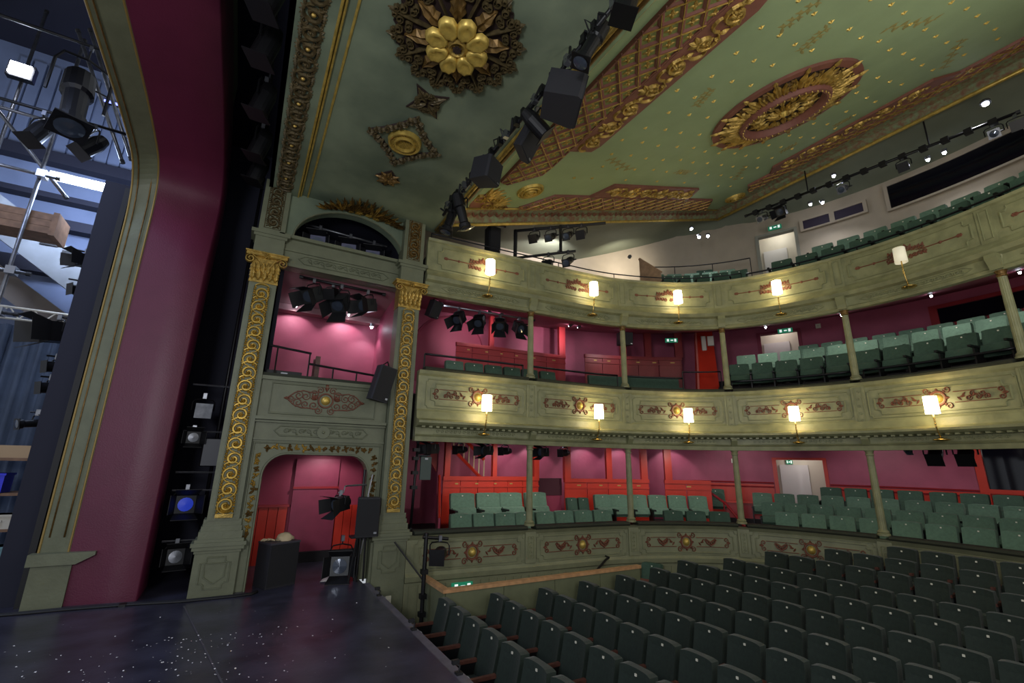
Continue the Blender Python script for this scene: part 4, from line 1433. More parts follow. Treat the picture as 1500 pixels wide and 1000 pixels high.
# ================================================================== SEATS
def seat_meshes(name, fabric, arm, tipped, hgt=.86, wid=.42, board=None):
    """one theatre seat facing -X, origin on the floor"""
    root = empty(name, (0, 0, 0))
    # padded back with rounded shoulders
    mb = MB()
    ny, nz = 8, 6
    vs = []
    for side in (0, 1):
        for i in range(nz + 1):
            t = i / nz
            z = .36 + (hgt - .36) * t
            for j in range(ny + 1):
                e = (j - ny / 2) / (ny / 2)
                ww = wid / 2 * (1 - .012 * (t > .99))
                zz = z - (.014 * max(0, abs(e) - .7) / .3 if t > .99 else 0)
                x = .17 + .12 * t
                if side == 0:
                    x += -.028 * e * e + .012 - .012 * (t > .99)
                else:
                    x += .10 - .02 * (t > .99)
                vs.append((x, e * ww, zz))
    n1 = (nz + 1) * (ny + 1)
    k = ny + 1
    fs = [(i * k + j, i * k + j + 1, (i + 1) * k + j + 1, (i + 1) * k + j) for i in range(nz) for j in range(ny)]
    fs += [tuple(n1 + q for q in f_[::-1]) for f_ in fs]
    rim = [j for j in range(k)] + [i * k + ny for i in range(1, nz + 1)] + [nz * k + j for j in range(ny - 1, -1, -1)] + [i * k for i in range(nz - 1, 0, -1)]
    for a, b in zip(rim, rim[1:] + rim[:1]):
        fs.append((a, n1 + a, n1 + b, b))
    mb.add(vs, fs)
    bk = mb.build('back', fabric, root)
    # cushion
    if tipped:
        mb = MB()
        mb.prism([(.16, .42), (.20, .56), (.17, .58), (.10, .56), (.04, .44), (.08, .40)], -wid / 2 + .01, wid / 2 - .01, Matrix(((1, 0, 0, 0), (0, 0, 1, 0), (0, 1, 0, 0), (0, 0, 0, 1))))
        mb.build('seat', board or fabric, root)
    else:
        mb = MB()
        mb.prism([(.20, .36), (.20, .40), (-.10, .42), (-.15, .47), (-.20, .47), (-.235, .43), (-.235, .36), (-.2, .33), (.1, .33)], -wid / 2 + .01, wid / 2 - .01, Matrix(((1, 0, 0, 0), (0, 0, 1, 0), (0, 1, 0, 0), (0, 0, 0, 1))))
        mb.build('seat', fabric, root)
    MB().box(-.20, .20, wid / 2 - .012, wid / 2 + .034, .52, .555).build('armrest', arm, root)
    MB().box(-.08, .22, wid / 2 + .002, wid / 2 + .026, 0, .52).build('standard', BLACKM, root)
    xx = .17 + .12 * (hgt - .06 - .36) / (hgt - .36)
    MB().box(xx - .002, xx + .012, -.011, .011, hgt - .065, hgt - .043).build('number_plate', PLATE, bk)
    return root


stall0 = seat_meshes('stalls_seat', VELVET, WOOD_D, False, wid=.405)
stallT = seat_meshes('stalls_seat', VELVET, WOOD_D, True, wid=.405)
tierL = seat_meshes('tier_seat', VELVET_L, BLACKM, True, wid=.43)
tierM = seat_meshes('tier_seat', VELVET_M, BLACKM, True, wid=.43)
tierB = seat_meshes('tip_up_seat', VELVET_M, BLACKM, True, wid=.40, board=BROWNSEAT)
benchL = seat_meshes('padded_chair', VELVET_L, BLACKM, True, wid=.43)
protos = [stall0, stallT, tierL, tierM, tierB, benchL]
used = set()


def put(proto, loc, rz, label, cat, group, sy=1.0):
    if proto.name not in used:
        used.add(proto.name)
        o = proto
    else:
        o = copy_tree(proto)
    o.location = loc
    o.rotation_euler = (0, 0, rz)
    o.scale = (1, sy, 1)
    tag(o, label, cat, group)
    return o


def seen(p, m=60):
    v = Vector(p) - EYE
    d = v.dot(fw)
    if d < .3:
        return False
    x, y = 750 + FPX * v.dot(r2) / d, 500 - FPX * v.dot(u2) / d
    return -m < x < 1500 + m and -m < y < 1000 + m


PITCH_Y = .47
SX = [2.78, 3.62, 4.50, 5.32, 6.15, 7.0, 7.76, 8.52, 9.15, 9.6, 9.98]
ztops = [-.03, -.06, -.08, -.06, -.04, 0, .07, .13, .28, .43, .57]
for k in range(11):
    x = SX[k] - .27
    zf = ztops[k] - .86
    y0 = 6.86 - PITCH_Y / 2
    cnt = 0
    for j in range(16):
        y = y0 - j * PITCH_Y + (.06 if k == 9 else .16 if k == 10 else 0)
        # stay clear of the curved front
        dmin = min(hypot(x + .38 - p.x, y + .2 - p.y) for p in RC)
        if x > 6.5 and (dmin < (.16 if k > 8 else .26) or x + .38 > 10.2):
            continue
        if not (seen((x + .2, y, ztops[k])) or seen((x + .2, y, ztops[k] - .4))):
            continue
        if y > (9, 9, 9, 9, 9, 9, 9, 6.6, 5.75, 4.85, 4.05)[k]:
            continue
        cnt += 1
        put(stallT if k > 6 else stall0, (x, y, zf), 0, 'dark green stalls seat, %s row from the stage, %s from the left end' % (ORD[k], ORD[cnt - 1]), 'seat', 'stalls seats')


def row(proto, d, s0, s1, ztop, hgt, pitch, lab, group, sy=1.0):
    s = s0
    n = 0
    while s < s1:
        if seen(rm(s, d, ztop), 30) or seen(rm(s, d, ztop - .3), 30):
            n += 1
            put(proto, rm(s, d - .26, ztop - hgt), r_rot(s), lab % ORD[n - 1], 'seat', group, sy)
        L = (rm(s + .01, d, 0) - rm(s, d, 0)).length / .01
        s += pitch / L


# lower tier
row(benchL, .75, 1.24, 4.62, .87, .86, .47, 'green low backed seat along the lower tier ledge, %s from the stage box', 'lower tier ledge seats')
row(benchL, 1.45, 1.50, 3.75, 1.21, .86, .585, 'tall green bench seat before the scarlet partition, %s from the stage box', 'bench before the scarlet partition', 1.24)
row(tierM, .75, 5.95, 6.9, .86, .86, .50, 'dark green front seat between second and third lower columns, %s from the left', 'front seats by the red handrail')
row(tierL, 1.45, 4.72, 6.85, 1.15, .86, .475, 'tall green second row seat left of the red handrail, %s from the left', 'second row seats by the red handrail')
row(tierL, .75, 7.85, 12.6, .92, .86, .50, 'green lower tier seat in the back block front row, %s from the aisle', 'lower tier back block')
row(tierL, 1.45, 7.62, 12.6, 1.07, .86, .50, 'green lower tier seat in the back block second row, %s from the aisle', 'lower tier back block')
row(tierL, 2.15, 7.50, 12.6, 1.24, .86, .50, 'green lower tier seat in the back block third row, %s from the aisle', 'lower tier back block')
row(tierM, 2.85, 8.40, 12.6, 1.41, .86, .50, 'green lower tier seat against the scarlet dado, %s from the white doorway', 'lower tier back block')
# two tip-up seats on the second partition, one by the red wall, one usher seat in the stalls corner
row(tierM, 1.86, 4.28, 4.6, .99, .80, .30, 'small green flap seat fixed to the scarlet partition, %s from the left', 'flap seats', .62)
put(tierM, rm(6.95, 2.3, .42), r_rot(6.95), 'single green seat against the scarlet wall beside the red handrail', 'seat', None)
put(tierB, (7.12, 7.06, -.88), .35, 'single usher seat with brown tipped up base behind the partition end', 'seat', None)
# middle tier
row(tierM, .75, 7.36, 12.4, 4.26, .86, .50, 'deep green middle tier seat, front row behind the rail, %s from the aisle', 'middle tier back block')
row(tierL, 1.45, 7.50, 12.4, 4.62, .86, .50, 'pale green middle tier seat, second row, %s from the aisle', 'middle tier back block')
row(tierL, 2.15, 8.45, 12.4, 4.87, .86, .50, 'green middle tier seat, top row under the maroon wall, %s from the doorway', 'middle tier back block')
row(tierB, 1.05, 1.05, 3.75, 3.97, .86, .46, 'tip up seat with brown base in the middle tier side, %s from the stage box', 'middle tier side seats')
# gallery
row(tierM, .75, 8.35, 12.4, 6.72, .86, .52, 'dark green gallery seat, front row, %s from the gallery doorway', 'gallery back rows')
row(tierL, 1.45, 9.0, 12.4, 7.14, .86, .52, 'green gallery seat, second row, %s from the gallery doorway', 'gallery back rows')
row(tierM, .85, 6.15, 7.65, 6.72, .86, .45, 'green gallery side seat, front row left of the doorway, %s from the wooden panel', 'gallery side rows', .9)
row(tierL, 1.45, 6.15, 7.55, 7.02, .86, .45, 'green gallery side seat, raised row left of the doorway, %s from the wooden panel', 'gallery side rows', .9)
put(tierM, rm(7.05, 1.9, 6.52), r_rot(7.05), 'single dark seat standing above the gallery side rows', 'seat', None)
for p in protos:
    if p.name not in used:
        for ch in list(p.children_recursive):
            bpy.data.objects.remove(ch)
        bpy.data.objects.remove(p)

# ------------------------------------------------------------------ partition with oak rail at the stalls edge
pt = empty('partition', (2.93, 6.96, -1.0))
tag(pt, 'low green partition with oak handrail between stalls and side passage', 'partition')
PG = mat('partition_green_paint', (104, 108, 82), .5, var=.08)
MB().box(-.03, .03, 0, .92, 0, .98).build('end_panel', PG, pt)
for i in range(4):
    MB().box(.0 + i * .98, .97 + i * .98, -.03, .03, 0, .98).build('panel', PG, pt)
MB().box(-.055, .055, -.055, .95, .98, 1.03).build('oak_rail', WOOD_L, pt)
MB().box(.055, 3.92, -.055, .055, .98, 1.03).build('oak_rail', WOOD_L, pt)
hr = empty('handrail', (6.25, 7.45, -.25))
tag(hr, 'short slanting black handrail rising behind the oak railed partition', 'handrail')
MB().tube([(-.35, -.1, 0), (.25, .05, .30), (.36, .08, .33)], .022, 8).build('bar', BLACKM, hr)
MB().tube([(.36, .08, .33), (.40, .22, .33)], .018, 6).build('bracket', BLACKM, hr)
MB().tube([(-.3, -.09, .02), (-.3, -.09, -.6)], .018, 6).build('post', BLACKM, hr)

# ------------------------------------------------------------------ wall lamps on the tier fronts
shade_prof = [(.098, 0), (.092, .29), (.088, .29), (.094, 0)]
DIMSHADE = mat('cream_lamp_shade', (240, 232, 205), .6, emit=.25)
lamp_n = ['first', 'second', 'third', 'fourth', 'fifth']
for tier, d, zs, zd in (('middle', -.30, 2.78, 2.36), ('gallery', -.27, 5.55, 5.10)):
    for i, s in enumerate((1.27, 3.82, 6.04, 8.32, 10.58)):
        dim = tier == 'gallery' and i == 4
        root = empty('wall_lamp', rm(s, -.05 if tier == 'gallery' else -.07, zd), r_rot(s))
        tag(root, '%s drum shade lamp on the %s front, %s from the stage box' % ('dim cream' if dim else 'lit white', 'middle tier' if tier == 'middle' else 'gallery', lamp_n[i]), 'wall lamp', 'wall lamps on the tier fronts')
        dx = d + .07
        Ms = Matrix.Translation((dx, 0, zs - zd))
        n = 24
        mb = MB()
        vs = []
        for r, z in shade_prof:
            vs += [Ms @ Vector((r * cos(2 * pi * k / n), r * sin(2 * pi * k / n), z)) for k in range(n)]
        mb.add(vs, [(a * n + k, a * n + (k + 1) % n, ((a + 1) % 4) * n + (k + 1) % n, ((a + 1) % 4) * n + k) for a in range(4) for k in range(n)])
        mb.build('shade', DIMSHADE if dim else SHADE, root, True)
        MB().tube([(dx, 0, zs - zd + .05), (dx, 0, zs - zd - .12), (dx + .01, 0, zs - zd - .2), (dx * .8, 0, .12), (dx * .6, 0, .03), (dx * .3, 0, .02)], .011, 8).build('stem', BRASS, root, True)
        mb = MB()
        for q in range(4):
            mb.lathe([(.004, -.018), (.018, 0), (.004, .018)], 8, Matrix.Translation((dx + .004, 0, zs - zd - .08 - q * .045)))
        tag(mb.build('turned_beads', BRASS, root, True), kind='stuff')
        MB().lathe([(.01, .03), (.03, .02), (.11, .0), (.115, -.012), (.05, -.03), (.01, -.035)], 20, Matrix.Translation((dx * .55, 0, 0))).build('dish', BRASS, root, True)

# ------------------------------------------------------------------ rails of the middle tier and gallery
def ring_rail(name, d, z, s0, s1, zb, label, posts=1.18, r=.022, second=None):
    root = empty(name, rm(s0, d, zb))
    o0 = root.location.copy()
    tag(root, label, 'handrail')
    n = max(2, int((s1 - s0) / .2))
    MB().tube([rm(s0 + (s1 - s0) * i / n, d, z) - o0 for i in range(n + 1)], r, 8).build('bar', mat('dark_rail_metal', (52, 52, 56), .3, .8), root, True)
    if second:
        MB().tube([rm(s0 + (s1 - s0) * i / n, d, second) - o0 for i in range(n + 1)], r * .7, 6).build('lower_bar', BLACKM, root, True)
    k = max(2, int((s1 - s0) / posts) + 1)
    for i in range(k):
        s = s0 + (s1 - s0) * i / (k - 1)
        MB().tube([rm(s, d, z) - o0, rm(s, d, zb) - o0], r * .7, 6).build('post', BLACKM, root)


lbl = ['between the stage box and first column', 'between first and second columns', 'between second and third columns', 'between third and fourth columns', 'between fourth and rightmost columns']
cuts = [0.06] + COLS
for i in range(5):
    ring_rail('handrail', .20, 3.84 if i < 3 else 3.75, cuts[i] + .1, cuts[i + 1] - (.1 if i != 2 else .9), 3.5, 'dark metal rail on the middle tier ledge, ' + lbl[i])
ring_rail('handrail', .10, 6.32, .1, 7.6, 6.1, 'thin dark rail along the gallery front left of the doorway', 1.5, .014)
ring_rail('handrail', .30, 6.36, 7.7, SEND - .3, 6.1, 'double steel rail along the gallery front right of the doorway', .9, .02, 6.25)
ring_rail('handrail', 1.75, 7.36, 5.95, 7.75, 6.4, 'tall black rail above the gallery side seats', .6, .016)
ring_rail('handrail', .35, 4.02, 6.22, 7.0, 3.2, 'black stair rail on the middle tier beside the red wall', .5, .018)

# upper stage box rail
rr = empty('handrail', (.3, 8.34, 3.18))
tag(rr, 'black two level rail in the upper stage box', 'handrail')
MB().tube([(-.12, 0, .48), (.52, 0, .42)], .02, 8).build('upper_bar', BLACKM, rr)
MB().tube([(.50, 0, .24), (1.85, 0, .14)], .02, 8).build('lower_bar', BLACKM, rr)
for x, z in ((0, .47), (.50, .42), (.9, .21), (1.3, .18)):
    MB().tube([(x, 0, z), (x, 0, 0)], .014, 6).build('post', BLACKM, rr)
ub = bx('equipment_case', BLACKM, .18, .72, 8.42, 8.75, 3.18, 3.27)
tag(ub, 'flat black case lying on the upper stage box ledge', 'case')
MB().box(.4, .5, 8.41, 8.425, 3.21, 3.24).build('latch', STEEL, ub)
ub.location = (0, 0, 0)
wp = empty('box_chair', (.98, 8.75, 2.6))
tag(wp, 'dark wooden chair back standing in the upper stage box', 'chair')
MB().box(-.04, .04, -.02, .02, 0, 1.05).build('back_post', WOOD_D, wp)
MB().box(-.04, .04, .30, .34, 0, 1.05).build('back_post', WOOD_D, wp)
MB().box(-.03, .03, .0, .32, .75, 1.0).build('back_panel', WOOD_D, wp)
MB().box(-.04, .38, -.02, .34, .43, .48).build('seat', WOOD_D, wp)
for y in (0, .32):
    MB().box(.32, .36, y - .02, y + .02, 0, .43).build('leg', WOOD_D, wp)

# ------------------------------------------------------------------ scarlet joinery of the lower tier side
def partition(name, s0, s1, d, z0, z1, m, posts, label, ztop=2.5, plates=4, planks=True, seatz=None):
    o0 = rm(s0, d, z0)
    root = empty(name, o0)
    tag(root, label, 'partition')

    def sweep(nm, prof, a, b, mm, par=root, step=.15):
        mb = MB()
        ring_sweep(mb, prof, a, b, step)
        mb.v = [tuple(Vector(p) - o0) for p in mb.v]
        return mb.build(nm, mm, par)
    n = max(1, int(round((s1 - s0) / .42)))
    for i in range(n):
        a, b = s0 + (s1 - s0) * i / n, s0 + (s1 - s0) * (i + 1) / n
        sweep('panel', [(d, z0), (d, z1 - .09), (d + .03, z1 - .09), (d + .03, z0)], a + .006, b - .006, m)
    sweep('top_rail', [(d - .03, z1 - .09), (d - .03, z1), (d + .06, z1), (d + .06, z1 - .09)], s0, s1, m)
    sweep('mid_rail', [(d - .02, z1 - .24), (d - .02, z1 - .20), (d, z1 - .20), (d, z1 - .24)], s0, s1, m)
    for i in range(plates):
        s = s0 + (s1 - s0) * (i + .6) / (plates + .2)
        sweep('number_plate', [(d - .006, z1 - .175), (d - .006, z1 - .145), (d, z1 - .145), (d, z1 - .175)], s, s + .07, mat('brass_number_plate', (190, 160, 90), .4, .4), step=.1)
    for s in posts:
        sweep('post', [(d - .03, z1 - .02), (d - .03, ztop), (d + .09, ztop), (d + .09, z1 - .02)], s - .06, s + .06, m, step=.12)
    return root


partition('timber_partition', 1.22, 3.62, 1.98, .40, 1.54, SCARLET, (1.30, 2.42, 3.56), 'scarlet timber partition behind the bench nearest the stage box', 2.46, 5)
partition('timber_partition', 4.18, 5.86, 1.98, .40, 1.50, SCARLET, (4.24, 5.05, 5.78), 'scarlet timber partition between first and second lower columns', 2.46, 4)
partition('timber_partition', 6.14, 6.86, 1.98, .40, 1.50, SCARLET, (6.22,), 'short scarlet timber partition left of the red handrail', 2.46, 1)
partition('timber_partition', 1.45, 4.32, 2.25, 3.35, 4.72, RED, (2.35, 4.25), 'red timber partition with plates on the middle tier nearest the stage box', 5.6, 6)
partition('timber_partition', 4.68, 6.62, 2.25, 3.35, 4.82, mat('dark_red_joinery', (128, 34, 36), .45, var=.06), (5.55, 6.05, 6.58), 'dark red curved timber partition on the middle tier', 5.6, 6)
# low maroon gate between the first two partitions
mb = MB()
ring_sweep(mb, [(2.1, .4), (2.1, 1.10), (2.14, 1.10), (2.14, .4)], 3.64, 4.16, .2)
lg = mb.build('low_gate', MAROON)
tag(lg, 'low maroon gate between two scarlet partitions', 'gate')
mb = MB()
ring_sweep(mb, [(2.08, 1.10), (2.08, 1.50), (2.16, 1.50), (2.16, 1.10)], 3.64, 4.16, .2)
mb.build('dark_panel', mat('dark_wine_paint', (64, 14, 30), .6), lg)
# return panel of the passage beside the stage box
o0 = rm(1.16, .75, .0)
rp_ = empty('passage_screen', o0)
tag(rp_, 'tall maroon screen with scarlet edge between passage and first bench', 'screen')
mb = MB()
mb.add([rm(.80, .8, 0) - o0, rm(1.10, 1.94, 0) - o0, rm(1.10, 1.94, 1.54) - o0, rm(.80, .8, .80) - o0, rm(.84, .8, 0) - o0, rm(1.14, 1.94, 0) - o0, rm(1.14, 1.94, 1.54) - o0, rm(.84, .8, .80) - o0], [(0, 1, 2, 3), (7, 6, 5, 4), (3, 2, 6, 7), (0, 3, 7, 4), (1, 5, 6, 2)])
mb.build('panel', MAROON, rp_)
MB().tube([rm(.82, .8, .81) - o0, rm(1.12, 1.94, 1.55) - o0], .03, 6).build('capping', SCARLET, rp_)
# staircase with balustrade seen behind
sr = empty('staircase', rm(1.5, 2.6, .4))
o0 = sr.location.copy()
tag(sr, 'staircase with cream balusters and scarlet handrail behind the first partition', 'staircase')
a, b = rm(1.32, 2.75, 2.45) - o0, rm(2.46, 2.75, 1.42) - o0
MB().tube([a, b], .04, 6).build('string', SCARLET, sr)
up_ = Vector((0, 0, .50))
MB().tube([a + up_ + (b - a) * .38, b + up_], .045, 6).build('handrail', SCARLET, sr)
for i in range(9):
    p = a.lerp(b, .08 + i * .115)
    MB().tube([p, p + up_ * min(1, .35 + .12 * i)], .016, 6).build('baluster', mat('cream_gloss', (214, 196, 150), .4), sr)
mb = MB()
mb.add([a, b, b + Vector((0, 0, -1)), a + Vector((0, 0, -2)), a + Vector((.05, .08, 0)), b + Vector((.05, .08, 0)), b + Vector((.05, .08, -1)), a + Vector((.05, .08, -2))], [(0, 1, 2, 3), (7, 6, 5, 4), (0, 4, 5, 1)])
mb.build('spandrel', MAROON, sr)
mb = MB()
a2, b2 = rm(.55, 2.4, 2.6) - o0, rm(1.16, 2.3, 1.62) - o0
mb.add([a2, b2, b2 + Vector((0, 0, .9)), a2 + Vector((.3, 0, .1)), a2 + Vector((0, .05, 0)), b2 + Vector((0, .05, 0)), b2 + Vector((0, .05, .9)), a2 + Vector((.3, .05, .1))], [(0, 1, 2, 3), (7, 6, 5, 4), (0, 4, 5, 1), (1, 5, 6, 2)])
mb.build('soffit_panel', SCARLET, sr)
# red handrail sloping down into the lower tier aisle
rh = empty('handrail', rm(7.0, 1.4, .2))
o0 = rh.location.copy()
tag(rh, 'scarlet handrail sloping down the lower tier aisle', 'handrail')
MB().tube([rm(6.80, 2.6, 1.32) - o0, rm(7.0, 1.6, .98) - o0, rm(7.16, .55, .60) - o0], .032, 8).build('bar', RED, rh, True)
MB().tube([rm(6.98, 1.7, 1.0) - o0, rm(6.98, 1.7, .22) - o0], .02, 6).build('post', RED, rh)
MB().tube([rm(7.14, .7, .64) - o0, rm(7.14, .7, .06) - o0], .02, 6).build('post', RED, rh)
# second bar and skirt on the aisle wall
mb = MB()
ring_sweep(mb, [(2.6, .2), (2.6, .95), (2.66, .95), (2.66, .2)], 7.05, 7.45, .2)
aw = mb.build('aisle_screen', RED)
tag(aw, 'low scarlet screen at the lower tier aisle before the doorway', 'screen')
mb = MB()
ring_sweep(mb, [(2.57, .95), (2.57, .99), (2.69, .99), (2.69, .95)], 7.03, 7.47, .2)
mb.build('capping', SCARLET, aw)
# red stair wall and steps of the middle tier
sw = empty('stair_wall', rm(6.9, 1.2, 3.2))
o0 = sw.location.copy()
tag(sw, 'tall scarlet stair wall with sloping white edged capping on the middle tier', 'stair wall')
mb = MB()
q = [rm(6.62, .9, 3.3), rm(7.02, .9, 3.3), rm(7.08, 2.3, 5.55), rm(6.86, 2.3, 5.55)]
q2 = [p + Vector((.06, .10, 0)) for p in q]
mb.add([p - o0 for p in q + q2], [(0, 1, 2, 3), (7, 6, 5, 4), (0, 4, 5, 1), (1, 5, 6, 2), (2, 6, 7, 3), (3, 7, 4, 0)])
mb.build('panel', SCARLET, sw)
MB().tube([q[0] - o0 + Vector((0, -.03, .03)), q[0].lerp(q[3], .5) - o0 + Vector((0, -.03, .02)), q[3] - o0], .028, 6).build('capping', mat('pink_edge_paint', (214, 120, 110), .5), sw)
for i in range(3):
    MB().add([rm(6.80 + .42 * e, .62 + .3 * i + dd, 3.28 + .12 * i + zz) - o0 for zz in (0, .10) for e, dd in ((0, 0), (1, 0), (1, .3), (0, .3))], [(0, 3, 2, 1), (4, 5, 6, 7), (0, 1, 5, 4), (1, 2, 6, 5), (2, 3, 7, 6), (3, 0, 4, 7)]).build('step', mat('grey_step', (120, 110, 110), .6), sw)
    MB().add([rm(6.80 + .42 * e, .615 + .3 * i + dd, 3.365 + .12 * i + zz) - o0 for zz in (0, .022) for e, dd in ((0, 0), (1, 0), (1, .05), (0, .05))], [(0, 3, 2, 1), (4, 5, 6, 7), (0, 1, 5, 4), (1, 2, 6, 5), (2, 3, 7, 6), (3, 0, 4, 7)]).build('nosing', WHITE, sw)
for k, (s, z, w_, h_) in enumerate(((6.93, 5.1, .10, .42), (7.02, 5.15, .14, .25))):
    nb = empty('notice', rm(s, 1.9 - .1 * k, z), r_rot(s) - pi / 2)
    tag(nb, ('tall narrow white notice on the scarlet stair wall', 'square framed white notice on the scarlet stair wall')[k], 'notice')
    MB().box(-w_ / 2, w_ / 2, -.01, .01, -h_ / 2, h_ / 2).build('board', WHITE, nb)
    MB().box(-w_ / 2 - .012, w_ / 2 + .012, 0, .015, -h_ / 2 - .012, h_ / 2 + .012).build('frame', mat('grey_frame_paint', (150, 150, 138), .5), nb)
# long green bench of the middle tier
bn = empty('bench', rm(5.5, 1.2, 3.25))
o0 = bn.location.copy()
tag(bn, 'long curved dark green bench with red front on the middle tier', 'bench')
for nm, P, m in (('bench_back', [(1.35, 3.62), (1.40, 4.06), (1.50, 4.06), (1.46, 3.62)], VELVET_M), ('bench_seat', [(.95, 3.64), (.95, 3.74), (1.38, 3.74), (1.38, 3.64)], VELVET_M), ('red_front', [(.98, 3.25), (.98, 3.64), (1.02, 3.64), (1.02, 3.25)], RED)):
    mb = MB()
    ring_sweep(mb, P, 4.5, 6.4, .15)
    mb.v = [tuple(Vector(p) - o0) for p in mb.v]
    mb.build(nm, m, bn)
# gallery timber stair panel
gw = empty('stair_screen', rm(5.95, 1.0, 5.9))
o0 = gw.location.copy()
tag(gw, 'bare timber sloping stair screen in the gallery beside the side seats', 'screen')
q = [rm(5.74, 1.3, 5.9), rm(6.06, .8, 5.9), rm(6.06, .8, 6.78), rm(5.74, 1.3, 7.38)]
mb = MB()
mb.add([p - o0 for p in q] + [p - o0 + Vector((-.05, -.03, 0)) for p in q], [(0, 1, 2, 3), (7, 6, 5, 4), (0, 4, 5, 1), (1, 5, 6, 2), (2, 6, 7, 3), (3, 7, 4, 0)])
mb.build('panel', mat('raw_timber', (170, 138, 108), .6, var=.15, scale=8), gw)
MB().tube([q[3] - o0, q[2] - o0], .04, 6).build('capping', mat('raw_timber', (170, 138, 108), .6), gw)


def exit_sign(loc, rz, label, wd=.28):
    e = empty('exit_sign', loc, rz)
    tag(e, label, 'exit sign')
    MB().box(-wd / 2, wd / 2, -.02, .02, -.06, .06).build('panel', SIGNG, e)
    MB().box(-wd * .38, -wd * .22, -.026, -.02, -.035, .035).build('pictogram_figure', SIGNW, e)
    MB().box(-wd * .08, wd * .12, -.026, -.02, -.015, .015).build('pictogram_arrow', SIGNW, e)
    MB().box(wd * .22, wd * .38, -.026, -.02, -.04, .04).build('pictogram_door', SIGNW, e)


exit_sign(rm(6.47, 2.2, 5.30), r_rot(6.47) - pi / 2, 'green exit sign over the dark red partition on the middle tier', .34)
exit_sign(rm(8.12, 2.4, 5.38), r_rot(8.12) - pi / 2, 'green exit sign under the gallery soffit before the middle tier doorway', .34)
exit_sign(rm(8.16, 2.88, 8.62), r_rot(8.16) - pi / 2, 'green exit sign above the gallery doorway', .34)
exit_sign(Vector((2.72, 8.9, 3.68)), 0, 'small green direction sign at the middle tier end beside the pilaster', .12)
exit_sign(rm(7.86, 4.32, 2.02), r_rot(7.86) - pi / 2, 'small green sign inside the lower tier doorway', .16)
for nm, s, z, lab in (('light_switch', 7.22, 2.02, 'small white switch plate on the rose wall left of the lower doorway'), ('light_switch', 8.55, 5.62, 'small white plate on the maroon wall right of the middle tier doorway')):
    o = empty(nm, rm(s, DW - .02, z), r_rot(s) - pi / 2)
    tag(o, lab, 'switch')
    MB().box(-.06, .06, -.015, .015, -.06, .06).build('plate', PLATE, o)
    MB().box(-.015, .015, -.022, -.015, -.02, .02).build('rocker', WHITE, o)

# ================================================================== RIGGING
ALU = mat('worn_aluminium', (120, 122, 128), .35, .8, var=.2, scale=12)


def aim_matrix(v):
    """local +Z along v"""
    return Vector(v).normalized().to_track_quat('Z', 'Y').to_matrix().to_4x4()


def lantern(loc, aim, style, label, drop=.26, scale=1.0, m=BLACKM, lensm=LENS, group='stage lanterns', rear=None):
    root = empty('stage_lantern', loc)
    tag(root, label, 'stage lantern', group)
    A = aim_matrix(aim)
    up_ = Vector((0, 0, -1)) if drop > 0 else Vector((0, 0, 1))
    drop = abs(drop)
    c = up_ * drop * scale
    M = Matrix.Translation(c) @ A @ Matrix.Scale(scale, 4)
    side = (A @ Vector((1, 0, 0))).normalized()
    h = Vector((aim[0], aim[1], 0))
    side = Vector((-h.y, h.x, 0)).normalized() if h.length > .05 else Vector((1, 0, 0))
    w_ = .15 * scale
    # clamp and yoke
    MB().box(-.025, .025, -.025, .025, -.05, .04).build('clamp', ALU, root)
    MB().tube([c + side * w_, c * .45 + side * w_, c * .28 + side * w_ * .8, c * .22, c * .28 - side * w_ * .8, c * .45 - side * w_, c - side * w_], .009 * scale + .002, 6).build('yoke', BLACKM, root)
    MB().tube([(0, 0, 0), c * .24], .012, 6).build('spigot', BLACKM, root)
    if style == 'fresnel':
        b = MB().box(-.12, .12, -.12, .12, -.14, .10, M).build('body', m, root)
        MB().lathe([(.10, -.14), (.085, -.20), (.03, -.22)], 14, M).build('lamp_house', rear or m, b)
        MB().lathe([(.095, .10), (.095, .115), (.0, .125)], 16, M).build('lens', lensm, root)
        for k in range(4):
            R = Matrix.Rotation(k * pi / 2, 4, 'Z')
            f = .13 if k % 2 else .16
            P = [Vector((-.12, .12, .10)), Vector((.12, .12, .10)), Vector((f, .20, .30)), Vector((-f, .20, .30))]
            P += [p + Vector((0, .006, 0)) for p in P]
            MB().add([M @ R @ p for p in P], [(0, 1, 2, 3), (7, 6, 5, 4), (0, 4, 5, 1), (1, 5, 6, 2), (2, 6, 7, 3), (3, 7, 4, 0)]).build('barn_door', BLACK, root)
    elif style == 'profile':
        b = MB().lathe([(.05, -.30), (.085, -.26), (.09, -.08), (.07, -.06), (.065, .16), (.085, .18), (.085, .26)], 16, M).build('body', m, root)
        MB().lathe([(.078, .26), (.05, .265), (.0, .27)], 16, M).build('lens', lensm, root)
        MB().box(-.1, .1, -.1, .1, .245, .255, M).build('colour_frame', m, b)
        MB().tube([M @ Vector((.08, 0, -.2)), M @ Vector((.16, 0, -.2))], .015, 6).build('knob', BLACK, b)
    else:
        b = MB().lathe([(.03, -.24), (.07, -.22), (.10, -.10), (.10, .16)], 18, M).build('body', m, root)
        MB().lathe([(.092, .14), (.06, .135), (.0, .13)], 16, M).build('lens', lensm, root)
        MB().box(-.115, .115, -.115, .115, .16, .17, M).build('colour_frame', m, b)
    return root


